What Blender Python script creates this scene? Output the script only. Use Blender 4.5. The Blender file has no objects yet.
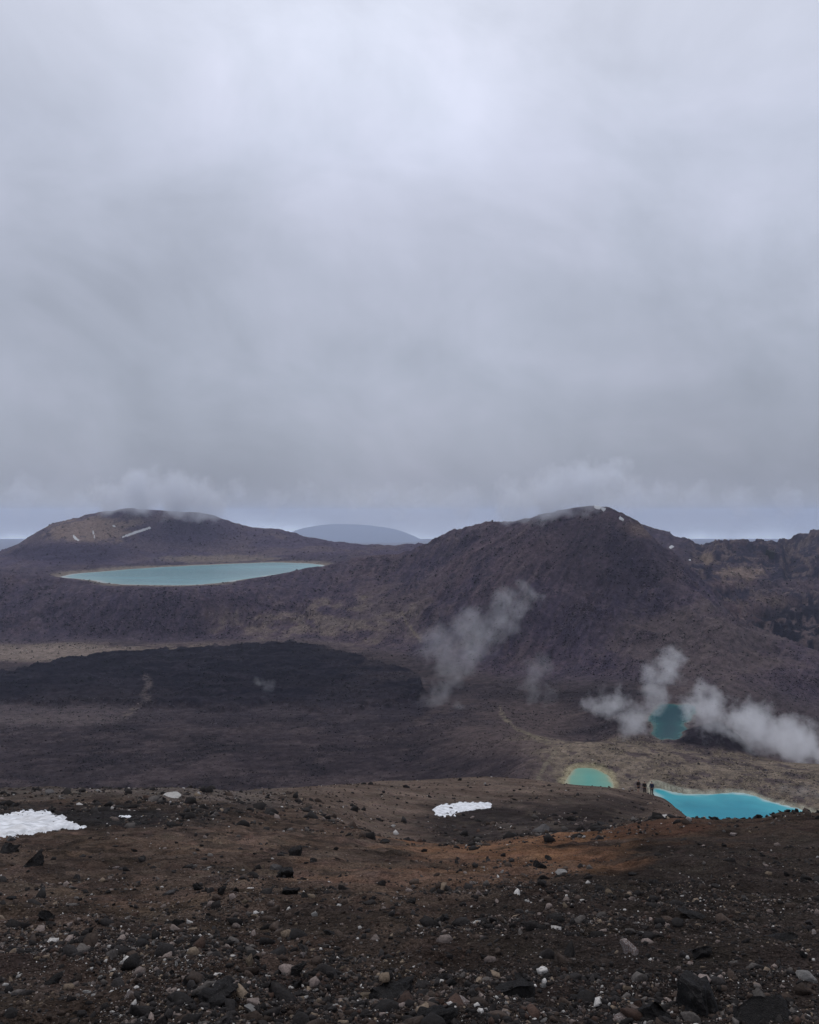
import bpy, bmesh, math, random
import numpy as np
from mathutils import Vector, Matrix, Euler
R = math.radians
rng = np.random.default_rng(11)
random.seed(11)
S = bpy.context.scene
COL = S.collection

# ------------------------------------------------------------------ camera, sky, sun, exposure
F = 819.0            # focal length in pixels of an 819 px wide picture
HY = 514.0           # row of the true horizon
CX = 409.5
cam_d = bpy.data.cameras.new('camera')
cam = bpy.data.objects.new('camera', cam_d); COL.objects.link(cam)
cam_d.sensor_fit = 'HORIZONTAL'; cam_d.sensor_width = 36.0; cam_d.lens = 36.0
cam_d.clip_start = 0.05; cam_d.clip_end = 120000
cam.location = (0, 0, 0)
cam.rotation_euler = (R(90) + math.atan((HY - 512) / F), 0, 0)
S.camera = cam

SUN_ELEV, SUN_AZ = R(52), R(-14)     # in front of the camera, a little left
sun_dir = Vector((math.sin(SUN_AZ) * math.cos(SUN_ELEV), math.cos(SUN_AZ) * math.cos(SUN_ELEV), math.sin(SUN_ELEV)))
sun_d = bpy.data.lights.new('sun', 'SUN'); sun_d.energy = 0.9; sun_d.angle = R(22); sun_d.color = (1.0, .97, .93)
sun = bpy.data.objects.new('sun', sun_d); COL.objects.link(sun)
sun.rotation_euler = sun_dir.to_track_quat('Z', 'Y').to_euler()

S.view_settings.view_transform = 'Standard'; S.view_settings.look = 'None'
S.view_settings.exposure = 0.0; S.view_settings.gamma = 1.0; S.view_settings.use_curve_mapping = False
S.render.engine = 'CYCLES'
S.cycles.use_denoising = True
S.cycles.max_bounces = 6; S.cycles.diffuse_bounces = 2; S.cycles.glossy_bounces = 2
S.cycles.transmission_bounces = 2; S.cycles.volume_bounces = 3; S.cycles.transparent_max_bounces = 16
S.cycles.sample_clamp_indirect = 6.0
S.cycles.volume_step_rate = 1.0; S.cycles.volume_max_steps = 256


class G:
    """tiny node-graph helper"""
    def __init__(s, tree):
        s.t = tree; s.n = tree.nodes; s.l = tree.links; s.n.clear()
    def new(s, typ, **kw):
        n = s.n.new(typ)
        for k, v in kw.items(): setattr(n, k, v)
        return n
    def put(s, sock, v):
        if isinstance(v, bpy.types.NodeSocket): s.l.new(v, sock)
        elif v is not None: sock.default_value = v
    def math(s, op, a, b=None, c=None, clamp=False):
        n = s.new('ShaderNodeMath', operation=op, use_clamp=clamp)
        s.put(n.inputs[0], a)
        if b is not None: s.put(n.inputs[1], b)
        if c is not None: s.put(n.inputs[2], c)
        return n.outputs[0]
    def vmath(s, op, a, b=None, scale=None):
        n = s.new('ShaderNodeVectorMath', operation=op)
        s.put(n.inputs[0], a)
        if b is not None: s.put(n.inputs[1], b)
        if scale is not None: s.put(n.inputs['Scale'], scale)
        return n.outputs['Value'] if op in ('DISTANCE', 'LENGTH', 'DOT_PRODUCT') else n.outputs['Vector']
    def noise(s, vec, scale, detail=4, rough=.55, dist=0.0, color=False):
        n = s.new('ShaderNodeTexNoise'); s.put(n.inputs['Vector'], vec)
        n.inputs['Scale'].default_value = scale; n.inputs['Detail'].default_value = detail
        n.inputs['Roughness'].default_value = rough; n.inputs['Distortion'].default_value = dist
        return n.outputs['Color'] if color else n.outputs[0]
    def maprange(s, v, a, b, c=0.0, d=1.0, typ='SMOOTHSTEP'):
        n = s.new('ShaderNodeMapRange', interpolation_type=typ)
        s.put(n.inputs['Value'], v)
        for k, q in zip(('From Min', 'From Max', 'To Min', 'To Max'), (a, b, c, d)): s.put(n.inputs[k], q)
        return n.outputs['Result']
    def mix(s, f, a, b, blend='MIX'):
        n = s.new('ShaderNodeMix', data_type='RGBA', blend_type=blend)
        s.put(n.inputs[0], f)
        for k, v in ((6, a), (7, b)):
            if isinstance(v, tuple) and len(v) == 3: v = v + (1,)
            s.put(n.inputs[k], v)
        return n.outputs[2]
    def ramp(s, v, pts, interp='EASE'):
        n = s.new('ShaderNodeValToRGB'); s.put(n.inputs[0], v)
        cr = n.color_ramp; cr.interpolation = interp
        while len(cr.elements) < len(pts): cr.elements.new(0.5)
        for e, (p, c) in zip(cr.elements, pts):
            e.position = p; e.color = tuple(c) + (1,)
        return n.outputs[0]
    def combine(s, x, y, z):
        n = s.new('ShaderNodeCombineXYZ')
        for k, v in enumerate((x, y, z)): s.put(n.inputs[k], v)
        return n.outputs[0]
    def sep(s, v):
        n = s.new('ShaderNodeSeparateXYZ'); s.put(n.inputs[0], v); return n.outputs


def lin(r, g, b):
    f = lambda c: (c / 12.92 if c <= .04045 else ((c + .055) / 1.055) ** 2.4)
    return (f(r / 255), f(g / 255), f(b / 255))


# overcast sky: the Nishita sky seen through a nearly closed cloud layer
world = bpy.data.worlds.new('World'); S.world = world; world.use_nodes = True
g = G(world.node_tree)
dirv = g.new('ShaderNodeTexCoord').outputs['Generated']
dx, dy, dz = g.sep(dirv)
sky = g.new('ShaderNodeTexSky', sky_type='NISHITA'); sky.sun_disc = False
sky.sun_elevation = SUN_ELEV; sky.sun_rotation = SUN_AZ; sky.altitude = 1800
base = g.ramp(g.maprange(g.math('ADD', dz, g.math('MULTIPLY', g.math('SUBTRACT', g.noise(dirv, 7.0, 6, .55, .4), .5), g.maprange(dz, .12, .0, 0.0, .07))), -.05, 1.0, typ='LINEAR'), [
    (0.000, tuple(v * 1.8 for v in lin(215, 228, 245))), (0.018, tuple(v * 1.6 for v in lin(212, 226, 244))), (0.030, lin(178, 187, 204)), (0.0445, lin(143, 147, 160)), (0.085, lin(143, 147, 160)),
    (0.130, lin(151, 156, 169)), (0.200, lin(158, 164, 178)), (0.300, lin(165, 171, 186)), (0.430, lin(178, 184, 200)),
    (0.530, lin(191, 196, 211)), (1.0, lin(228, 232, 240))], 'LINEAR')
# soft cloud structure: broad billows, and streaks that hang down from the cloud base
flat = g.combine(g.math('DIVIDE', dx, g.math('ADD', g.math('ABSOLUTE', dz), .55)), g.math('DIVIDE', dy, g.math('ADD', g.math('ABSOLUTE', dz), .55)), dz)
n1 = g.noise(flat, .9, 5, .5, .4)
n2 = g.noise(g.combine(g.math('ADD', dx, g.math('MULTIPLY', dz, .35)), dy, g.math('MULTIPLY', dz, 1.4)), 4.6, 8, .56, .35)
n3 = g.noise(g.combine(g.math('MULTIPLY', dx, 9.0), g.math('MULTIPLY', dy, 2.0), g.math('MULTIPLY', dz, 1.3)), 1.0, 4, .5, .2)
def patch(cx, cz, r0, r1):            # brighter spots of the cloud deck round a direction
    d = g.vmath('DISTANCE', g.vmath('NORMALIZE', dirv), tuple(Vector((cx, 1.0, cz)).normalized()))
    return g.maprange(d, r0, r1, 1.0, 0.0)
p1 = patch(-.12, .62, .02, .30)
p2 = patch(.05, .47, .0, .10)
p3 = patch(.42, .10, .0, .22)
amt = g.math('ADD', g.maprange(n1, .3, .7, -.16, .16, 'LINEAR'), g.maprange(n2, .3, .7, -.14, .14, 'LINEAR'))
amt = g.math('ADD', amt, g.maprange(n3, .3, .7, -.03, .03, 'LINEAR'))
amt = g.math('ADD', amt, g.math('MULTIPLY', p1, .20))
amt = g.math('ADD', amt, g.math('MULTIPLY', p2, .12))
amt = g.math('ADD', amt, g.math('MULTIPLY', p3, -.05))
cloud = g.mix(1.0, base, g.combine(*[g.math('ADD', amt, 1.0)] * 3), 'MULTIPLY')
cloud = g.mix(g.math('MULTIPLY', g.maprange(n2, .42, .7), .35), cloud, g.mix(1.0, cloud, (1.035, .98, 1.0), 'MULTIPLY'))
# the cloud layer lets a little of the clear sky through low above the horizon
gap = g.math('MULTIPLY', g.maprange(dz, .045, -.005), g.maprange(n2, .35, .6, .2, .75))
skyc = g.vmath('SCALE', sky.outputs[0], scale=.085)
col = g.mix(g.math('ADD', g.math('MULTIPLY', gap, .12), .02), cloud, skyc)
bg = g.new('ShaderNodeBackground'); g.put(bg.inputs[0], col); bg.inputs[1].default_value = 1.14
out = g.new('ShaderNodeOutputWorld'); g.l.new(bg.outputs[0], out.inputs[0])

# ------------------------------------------------------------------ helpers
def tag(o, label=None, cat=None, group=None, kind=None):
    if label: o['label'] = label
    if cat: o['category'] = cat
    if group: o['group'] = group
    if kind: o['kind'] = kind
    return o

def mesh_obj(name, V, faces, mats, parent=None, smooth=True):
    me = bpy.data.meshes.new(name)
    V = np.asarray(V, dtype=np.float32)
    if isinstance(faces, np.ndarray):
        k = faces.shape[1]; n = len(faces)
        me.vertices.add(len(V)); me.vertices.foreach_set('co', V.ravel())
        me.loops.add(n * k); me.loops.foreach_set('vertex_index', faces.ravel().astype(np.int32))
        me.polygons.add(n); me.polygons.foreach_set('loop_start', np.arange(0, n * k, k, dtype=np.int32))
        me.update(calc_edges=True); me.validate()
    else:
        me.from_pydata([tuple(map(float, v)) for v in V], [], faces); me.update()
    if smooth: me.polygons.foreach_set('use_smooth', np.ones(len(me.polygons), dtype=bool))
    for m in (mats if isinstance(mats, (list, tuple)) else [mats]): me.materials.append(m)
    o = bpy.data.objects.new(name, me); COL.objects.link(o)
    if parent: o.parent = parent
    return o

def set_col(o, name, C):
    a = o.data.attributes.new(name, 'FLOAT_COLOR', 'POINT')
    C = np.asarray(C, dtype=np.float32)
    if C.shape[1] == 3: C = np.concatenate([C, np.ones((len(C), 1), np.float32)], 1)
    a.data.foreach_set('color', C.ravel())

TAB = rng.random((8, 256, 256)).astype(np.float32)
def vnoise(x, y, k=0):
    T = TAB[k % 8]
    xf, yf = np.floor(x), np.floor(y)
    fx, fy = (x - xf), (y - yf)
    fx = fx * fx * fx * (fx * (fx * 6 - 15) + 10); fy = fy * fy * fy * (fy * (fy * 6 - 15) + 10)
    xi, yi = xf.astype(np.int64) & 255, yf.astype(np.int64) & 255
    xj, yj = (xi + 1) & 255, (yi + 1) & 255
    return (T[xi, yi] * (1 - fx) + T[xj, yi] * fx) * (1 - fy) + (T[xi, yj] * (1 - fx) + T[xj, yj] * fx) * fy

def fbm(x, y, lam, octs=4, gain=.5, k=0):
    s = 0; a = 1.0; tot = 0; ca, sa = math.cos(.7), math.sin(.7)
    for i in range(octs):
        s = s + a * vnoise(x / lam + 13.7 * k, y / lam - 7.3 * k, k + i); tot += a
        x, y = ca * x - sa * y, sa * x + ca * y; lam *= .5; a *= gain
    return s / tot

def sstep(a, b, v):
    t = np.clip((v - a) / (b - a), 0, 1); return t * t * (3 - 2 * t)

def pchip(xk, yk, x):
    """monotone cubic; xk 1-D increasing, yk (n,) -> values at x"""
    xk = np.asarray(xk, float); yk = np.asarray(yk, float)
    h = np.diff(xk); d = np.diff(yk) / h
    m = np.zeros_like(yk)
    m[0], m[-1] = d[0], d[-1]
    ok = d[:-1] * d[1:] > 0
    m[1:-1] = np.where(ok, 2 * d[:-1] * d[1:] / np.where(ok, d[:-1] + d[1:], 1), 0)
    x = np.clip(x, xk[0], xk[-1]); i = np.clip(np.searchsorted(xk, x) - 1, 0, len(h) - 1)
    t = (x - xk[i]) / h[i]
    return (yk[i] * (2 * t**3 - 3 * t**2 + 1) + m[i] * h[i] * (t**3 - 2 * t**2 + t)
            + yk[i + 1] * (-2 * t**3 + 3 * t**2) + m[i + 1] * h[i] * (t**3 - t**2))

# ------------------------------------------------------------------ terrain: one height field lofted through surveyed profile lines
# every entry: bearing (as picture column), distance, then either the picture row it is seen at, or ('z', height)
def Z(z): return ('z', z)
LINES = [
    [(0, 0.3, Z(-1.60))],
    [(0, 4.2, 1024)],
    [(0, 6.4, 950)],
    [(0, 9.5, 900)],
    [(0, 15, 858), (300, 15, 862), (500, 15, 868), (700, 16, 852), (819, 16, 852)],
    [(-100, 24, 826), (0, 24, 826), (200, 26, 816), (300, 30, 819), (410, 24, 846), (470, 24, 848), (520, 24, 841), (600, 26, 831), (655, 28, 824), (690, 30, 821), (735, 29, 823), (765, 30, 819), (785, 30, 813), (800, 30, 813), (819, 30, 815), (950, 32, 806)],
    [(-100, 34, 808), (0, 34, 808), (200, 38, 801), (300, 45, 803), (410, 38, 842), (470, 38, 845), (520, 38, 840), (600, 42, 829), (650, 60, 818), (690, 55, 826), (735, 50, 850), (819, 50, 850), (950, 52, 850)],
    [(-100, 48, 790), (0, 48, 790), (100, 49, 789), (200, 54, 790), (300, 68, 788), (400, 92, 781), (470, 104, 780), (535, 114, 784.5), (570, 117, 790), (605, 121, 794), (640, 126, 799), (660, 126, 804), (690, 95, 826), (735, 80, 880), (819, 80, 880)],
    [(0, 200, Z(-98)), (400, 200, Z(-98)), (819, 200, Z(-100))],
    [(0, 400, Z(-160)), (450, 370, Z(-150)), (540, 345, Z(-143)), (819, 330, Z(-140))],
    [(0, 500, 786), (400, 500, 783), (500, 450, 783), (560, 400, 797), (590, 390, Z(-140)), (640, 390, Z(-140)), (700, 350, Z(-138)), (819, 350, Z(-138))],
    [(0, 600, 739), (400, 600, 738), (480, 530, 747), (540, 490, 748), (600, 475, 746), (640, 470, 750), (680, 465, 757), (740, 465, 764), (819, 465, 767)],
    [(0, 740, 700), (400, 740, 700), (500, 650, 717), (560, 590, 735), (640, 555, 746), (672, 545, 750), (740, 550, 756), (819, 550, 770)],
    [(0, 900, 664), (200, 900, 664), (400, 870, 672), (500, 740, 695), (560, 690, 706), (640, 655, 706), (672, 655, 703), (740, 620, 738), (819, 600, 760)],
    [(-100, 1060, 641), (0, 1060, 641), (200, 1065, 641), (300, 1060, 641), (400, 950, 655), (500, 830, 675), (560, 790, 680), (640, 740, 680), (720, 720, 680), (819, 690, 706)],
    [(-100, 1160, 605), (0, 1160, 605), (100, 1160, 608), (200, 1160, 610), (300, 1160, 605), (400, 1100, 600), (470, 1020, 600), (540, 940, 600), (600, 900, 600), (660, 870, 602), (712, 850, 615), (758, 820, 640), (819, 780, 667)],
    [(-100, 1250, 578), (0, 1250, 575), (60, 1255, 577), (130, 1258, 580.5), (190, 1258, 579.5), (250, 1275, 574.5), (320, 1330, 567), (360, 1350, 556), (400, 1340, 549), (440, 1280, 535), (470, 1230, 527), (515, 1200, 521), (545, 1170, 513), (570, 1150, 508), (600, 1120, 505), (611, 1105, 507), (620, 1085, 514.5), (633, 1062, 522), (645, 1045, 529), (664, 1020, 549), (686, 985, 568), (706, 955, 588), (718, 920, 604), (758, 880, 637), (819, 830, 664)],
    [(-100, 1500, Z(-101)), (320, 1500, Z(-101)), (360, 1500, Z(-97)), (400, 1440, Z(-85)), (620, 1300, Z(-85)), (676, 1150, Z(-75)), (702, 1060, Z(-95)), (715, 1030, Z(-115)), (758, 980, Z(-150)), (819, 930, Z(-175))],
    [(-100, 1560, 572), (0, 1570, 568), (60, 1600, 567), (110, 1660, 566), (200, 1790, 563), (300, 1820, 560), (360, 1800, Z(-92)), (420, 1800, Z(-92)), (560, 1650, Z(-95)), (640, 1360, Z(-95)), (676, 1260, 567), (702, 1200, 585), (725, 1180, 605), (758, 1120, 630), (819, 1050, 655)],
    [(-100, 1750, 558), (0, 1800, 557), (50, 1850, 548), (90, 1880, 543), (130, 1900, 546), (200, 1930, 549), (250, 1950, 548), (300, 1960, 550), (350, 1970, 553), (420, 1970, 553), (560, 1800, Z(-100)), (640, 1480, Z(-100)), (676, 1360, 556), (702, 1340, 562), (725, 1330, 567), (758, 1300, 577), (819, 1240, 595)],
    [(-100, 2000, 585), (0, 2050, 554), (20, 2060, 546), (50, 2080, 530), (80, 2100, 518), (105, 2110, 511), (125, 2120, 509), (160, 2130, 510), (200, 2140, 514), (212, 2140, 517), (225, 2140, 522), (250, 2150, 529), (275, 2150, 531), (300, 2160, 536), (350, 2160, 544), (420, 2150, 548), (560, 2100, 556), (610, 1800, 550), (633, 1640, 524), (655, 1600, 530), (669, 1580, 536), (674, 1570, 541), (686, 1560, 542), (696, 1540, 547), (702, 1530, 550), (709, 1500, 546), (718, 1490, 541.5), (734, 1480, 541.5), (753, 1480, 546), (761, 1480, 544), (767, 1480, 547), (782, 1500, 548), (788, 1800, 547), (800, 1820, 540.5), (819, 1840, 531), (870, 1840, 520), (950, 1800, 518), (1200, 1800, 520)],
    [(0, 2800, Z(-220))],
    [(0, 6000, Z(-520))],
    [(0, 28000, Z(-850))],
]
in_cols = np.arange(-24, 845, 1.15)
PX = np.concatenate([np.linspace(-330, -28, 70), in_cols, np.linspace(849, 1150, 70)])
NC = len(PX)
LD = np.zeros((len(LINES), NC)); LZ = np.zeros((len(LINES), NC))
for i, ln in enumerate(LINES):
    p = [a[0] for a in ln]; d = [a[1] for a in ln]
    z = [(a[2][1] if isinstance(a[2], tuple) else -(a[2] - HY) / F * a[1]) for a in ln]
    if len(ln) == 1: LD[i] = d[0]; LZ[i] = z[0]
    else: LD[i] = pchip(p, d, PX); LZ[i] = pchip(p, np.array(z) / np.array(d), PX) * LD[i]
H = np.diff(LD, axis=0); assert (H > 0).all(), np.argwhere(H <= 0)[:5]
DL = np.diff(LZ, axis=0) / H
M = np.zeros_like(LZ); M[0], M[-1] = DL[0], DL[-1]
w1 = 2 * H[1:] + H[:-1]; w2 = H[1:] + 2 * H[:-1]
ok = DL[:-1] * DL[1:] > 0
with np.errstate(divide='ignore', invalid='ignore'):
    M[1:-1] = np.where(ok, (w1 + w2) / (w1 / DL[:-1] + w2 / DL[1:]), 0)
ROWS = np.concatenate([np.geomspace(.5, 3.5, 40)[:-1], np.geomspace(3.5, 60, 500)[:-1], np.geomspace(60, 400, 220)[:-1],
                       np.geomspace(400, 2250, 500)[:-1], np.geomspace(2250, 28000, 60)])
NR = len(ROWS)
ZG = np.zeros((NR, NC)); ar = np.arange(NC)
for r, D in enumerate(ROWS):
    k = np.clip((LD <= D).sum(0) - 1, 0, len(LINES) - 2)
    h = H[k, ar]; t = np.clip((D - LD[k, ar]) / h, 0, 1)
    ZG[r] = (LZ[k, ar] * (2 * t**3 - 3 * t**2 + 1) + M[k, ar] * h * (t**3 - 2 * t**2 + t)
             + LZ[k + 1, ar] * (-2 * t**3 + 3 * t**2) + M[k + 1, ar] * h * (t**3 - t**2))
DG = np.repeat(ROWS[:, None], NC, 1); UG = np.repeat(PX[None], NR, 0)
XG = (UG - CX) / F * DG
def line(i): return np.repeat(LD[i][None], NR, 0)
lO, lQ, lR, lS = line(14), line(16), line(17), line(18)

# relief: octaves of noise whose wavelengths suit the distance
def ridged(x, y, lam, k): return 1 - np.abs(2 * vnoise(x / lam, y / lam, k) - 1) * 2
crag = sstep(665, 720, UG) * sstep(0, 90, DG - lR) * sstep(2600, 2200, DG)
crag = np.maximum(crag, 1.1 * sstep(604, 640, UG) * sstep(60, 0, np.abs(DG - lQ)) * sstep(760, 690, UG) * (DG > 700))
hill = sstep(0, 120, DG - lO) * sstep(2700, 2300, DG) * sstep(260, 460, UG)
near = sstep(110, 20, DG)
flatm = sstep(250, 330, DG) * sstep(30, -60, DG - lO)          # crater floor and terrace
lh = sstep(0, 60, DG - lS) * sstep(620, 520, UG) * sstep(2700, 2400, DG)
NZ = np.zeros_like(ZG)
lam = 190.0; kk = 0
while lam > .045:
    ratio = lam / DG
    wgt = sstep(.0022, .006, ratio) * sstep(.30, .10, ratio)
    rows = np.where(wgt.max(1) > .001)[0]
    if len(rows):
        sl = slice(rows[0], rows[-1] + 1)
        ca, sa = math.cos(kk * 1.3), math.sin(kk * 1.3)
        x, y = XG[sl] * ca - DG[sl] * sa + 31 * kk, XG[sl] * sa + DG[sl] * ca
        a = .045 * lam * (1 + ((3.6 if lam < .5 else 1.6) * near[sl] if lam < 1.3 else 0)) * (1 + .8 * lh[sl]) * (1 - .55 * flatm[sl] + (1.1 if lam < 50 else .3) * crag[sl] + .45 * hill[sl])
        n = vnoise(x / lam, y / lam, kk) - .5
        rd = ridged(x, y, lam * 1.2, kk + 3) - .3
        NZ[sl] += wgt[sl] * a * (n * (1 - .6 * crag[sl]) + rd * ((.7 if lam < 60 else .35) * crag[sl] + (.75 if lam < 70 else .4) * hill[sl]))
    lam *= .58; kk += 1
# gullies running down from the two summits
def gully(px0, d0, lam_t, seed, amp, msk, rr0, rr1):
    x0 = (px0 - CX) / F * d0
    r = np.hypot(XG - x0, DG - d0) + 1; th = np.arctan2(XG - x0, -(DG - d0))
    w_ = (fbm(XG, DG, 90, 4, .55, seed) - .5) * .55
    v = 0
    for i_, (l_, a_) in enumerate(((lam_t, 1.0), (lam_t * .47, .55), (lam_t * .21, .3))):
        v = v + a_ * (1 - np.abs(2 * vnoise((th + w_) / l_ + 40, r / 340 + i_ * 3.1, seed + i_) - 1) * 2)
    return v, amp * v * msk * sstep(rr0, rr1, r) * (.6 + .8 * fbm(XG, DG, 140, 3, .5, seed + 1))
hmask = sstep(-30, 90, DG - lO) * sstep(40, -10, DG - lQ) * sstep(330, 440, UG) * (1 - crag)
GV1, g1 = gully(600, 1125, .22, 2, 6.0, hmask, 25, 170)
GV2, g2 = gully(130, 2125, .20, 5, 3.8, lh, 40, 200)
GV3, g3 = gully(190, 1700, .075, 3, 3.2, sstep(10, 70, DG - lO) * sstep(10, -25, DG - lQ) * sstep(430, 340, UG), 50, 120)
NZ += g1 + g2 + g3
# the sheltered bowl with the snow patch is smooth scree; its far rim too
bowl = sstep(285, 400, UG) * sstep(700, 640, UG) * sstep(25, 32, DG) * sstep(240, 150, DG)
NZ *= (1 - .30 * bowl)
KX, KD = (706 - CX) / F * 549, 549.0
kq = np.hypot((XG - KX) / 27, (DG - KD) / 22)
KN = np.where((DG > 480) & (DG < 640), np.exp(-kq ** 2 * 1.2) * (23 + 20 * (fbm(XG, DG, 16, 5, .6, 3) - .5)), 0)
NZ += KN
# black lava flow: a raised, lobed sheet on the crater floor
def px_row(z, D): return HY - z / D * F
def in_poly(px, py, poly):
    c = np.zeros(px.shape, bool); n = len(poly)
    for i in range(n):
        x0, y0 = poly[i]; x1, y1 = poly[(i + 1) % n]
        if y0 == y1: continue
        hit = ((y0 > py) != (y1 > py)) & (px < (x1 - x0) * (py - y0) / (y1 - y0) + x0)
        c ^= hit
    return c
def sdist(px, py, poly):
    """signed distance to a polygon, positive outside"""
    best = np.full(px.shape, 1e9); n = len(poly)
    for i in range(n):
        a = np.array(poly[i], float); b = np.array(poly[(i + 1) % n], float); ab = b - a
        t = np.clip(((px - a[0]) * ab[0] + (py - a[1]) * ab[1]) / (ab @ ab + 1e-12), 0, 1)
        best = np.minimum(best, np.hypot(px - a[0] - t * ab[0], py - a[1] - t * ab[1]))
    return np.where(in_poly(px, py, poly), -best, best)
def smooth_poly(poly, it=2):
    for _ in range(it):
        q = []
        for i in range(len(poly)):
            a, b = np.array(poly[i], float), np.array(poly[(i + 1) % len(poly)], float)
            q += [tuple(.75 * a + .25 * b), tuple(.25 * a + .75 * b)]
        poly = q
    return poly
PY0 = px_row(ZG, DG)
sub = (slice(*np.searchsorted(ROWS, [480, 1180])), slice(None))
LAVA = smooth_poly([(-140, 690), (-60, 684), (0, 676), (30, 668), (60, 660), (110, 653), (170, 650), (230, 648), (290, 645), (330, 652), (372, 665), (410, 672), (425, 684), (415, 698), (380, 702), (330, 712), (300, 700), (260, 704), (215, 712), (190, 706), (150, 712), (110, 702), (60, 703), (0, 703), (-80, 710), (-160, 712)])
lava_sd = np.full(ZG.shape, 999.0)
lv_n = (fbm(XG[sub], DG[sub], 60, 5, .6, 2) - .5)
lava_sd[sub] = sdist(UG[sub], PY0[sub] + lv_n * 13, LAVA) + lv_n * 5 + (fbm(UG[sub], PY0[sub] * 2.5, 9, 4, .65, 4) - .5) * 7
lava_m = sstep(2.0, -1.5, lava_sd)
NZ[sub] += lava_m[sub] * (3.0 + 6.5 * (np.abs(fbm(XG[sub], DG[sub], 28, 4, .6, 5) - .5)) * 2)
ZG = ZG + NZ
# banded cliffs of the back ridge
tq = ZG / 24 + (fbm(XG, DG, 60, 4, .55, 2) - .5) * 2.2
ZG = ZG + crag * (DG > lR) * 24 * .42 * (sstep(.28, .72, tq - np.floor(tq)) - (tq - np.floor(tq)))

# lakes
LAKES = {
    'turquoise': (-140.0, [(649, 788), (655, 787), (664, 788.5), (680, 793), (695, 794.5), (715, 793), (735, 791.5), (752, 794.5), (768, 800), (783, 806), (800, 809), (822, 813), (812, 832), (765, 838), (715, 836), (680, 826), (660, 812), (652, 800)]),
    'mint': (-138.0, [(563, 780), (568, 773), (578, 768), (590, 767), (602, 770), (611, 777), (615, 785), (609, 793), (594, 795), (576, 790), (565, 786)]),
    'teal': (-150.0, [(656, 709), (660, 705), (672, 704), (676, 705.5), (690, 704.5), (698, 709), (695, 714), (687, 720), (685, 731), (677, 740), (668, 738), (661, 741), (653, 734), (655, 726), (650, 719)]),
    'blue': (-105.0, [(58, 576.2), (75, 573.5), (110, 570.5), (160, 567), (220, 564), (270, 562.2), (310, 563), (328, 566), (322, 569), (290, 573), (255, 578), (225, 583), (190, 585.5), (130, 585.5), (90, 581), (68, 578.3)]),
}
POLY = {}
SM = {'teal': 1}
lake_sd = {}
shore = np.full(ZG.shape, 999.0)
for nm, (zw, pp) in LAKES.items():
    w = []
    for (a, b) in smooth_poly(pp, SM.get(nm, 2)):
        D = -zw * F / (b - HY); w.append(((a - CX) / F * D, D))
    POLY[nm] = w
    wx = [q[0] for q in w]; wy = [q[1] for q in w]; mg = 60 if nm != 'blue' else 160
    rs = slice(np.searchsorted(ROWS, min(wy) - mg), np.searchsorted(ROWS, max(wy) + mg))
    x, y = XG[rs], DG[rs]
    sd = sdist(x, y, w) + (fbm(x, y, 14 if nm != 'blue' else 50, 3, .5, 3) - .5) * {'blue': 22, 'teal': 8}.get(nm, 5)
    z = ZG[rs]; L = 45.0 if nm != 'blue' else 130.0
    up, lo = (.42, .05) if nm != 'blue' else (.16, .008)
    zz = np.clip(z, zw + lo * np.maximum(sd, 0) + .02, zw + up * np.maximum(sd, 0) + .25)
    f = sstep(L, L * .4, sd)
    if nm == 'teal': f = f * sstep(500, 540, y)
    if nm in ('turquoise', 'mint'): f = f * sstep(300, 335, y)
    ZG[rs] = z * (1 - f) + zz * f
    full = np.full(ZG.shape, 999.0); full[rs] = sd; lake_sd[nm] = full
for nm, (zw, pp) in LAKES.items():
    sd = lake_sd[nm]; ZG = np.where(sd < 0, np.maximum(zw + .22 * sd, zw - 4), ZG)
PYG = px_row(ZG, DG)

# ---- base colours of the ground, by deposit; some sunlit and shaded areas are painted in
N_big = fbm(XG, DG, 90, 5, .55, 1); N_mid = fbm(XG, DG, 22, 5, .6, 4); N_sm = fbm(XG, DG, 3.0, 5, .6, 6); N_xs = fbm(XG, DG, .5, 4, .6, 2)
def c3(*c): return np.array(c, dtype=np.float32)
A = np.zeros(ZG.shape + (3,), np.float32) + c3(.070, .060, .056)
def lay(m, c):
    global A
    m = np.clip(m, 0, 1)[..., None].astype(np.float32); A = A * (1 - m) + c3(*c) * m
def blob(cx, cy, rx, ry, d0, d1, n=None, amp=.5):
    q = np.hypot((UG - cx) / rx, (PYG - cy) / ry)
    if n is not None: q = q + (n - .5) * amp * 2
    return sstep(1.25, .55, q) * (DG > d0) * (DG < d1)
# crater floor
lay(flatm, (.036, .030, .029))
lay(flatm * sstep(.45, .66, N_big) * .7, (.060, .049, .043))
lay(flatm * sstep(.48, .62, N_mid) * .6, (.024, .021, .022))
lay(flatm * sstep(.54, .64, fbm(XG * .5, DG, 7, 4, .65, 3)) * .5, (.066, .054, .047))
lay(flatm * sstep(.50, .58, fbm(XG * .35, DG, 14, 5, .65, 7)) * .5, (.019, .017, .018))
tan_far = flatm * sstep(15, -15, np.abs(DG - lO + 45) - 60 + 60 * (N_big - .5)) * sstep(330, 180, UG)  # tan band: pale ground plus faint sunlight painted into the colour
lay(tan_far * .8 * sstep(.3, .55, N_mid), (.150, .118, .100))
lay(blob(40, 655, 110, 9, 800, 1100, N_big, .5) * .9, (.165, .130, .110))  # left end of the band, its sunlit tone painted in too
lay(blob(20, 714, 150, 12, 500, 800, N_big, .6) * .85, (.098, .083, .070))  # lighter tan-grey floor, partly sunlight put into the colour
lay(blob(300, 640, 60, 6, 900, 1100, N_mid, .5) * .4, (.12, .10, .085))
lay(blob(505, 730, 80, 30, 420, 800, N_big, .7) * .65, (.085, .068, .055))
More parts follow.
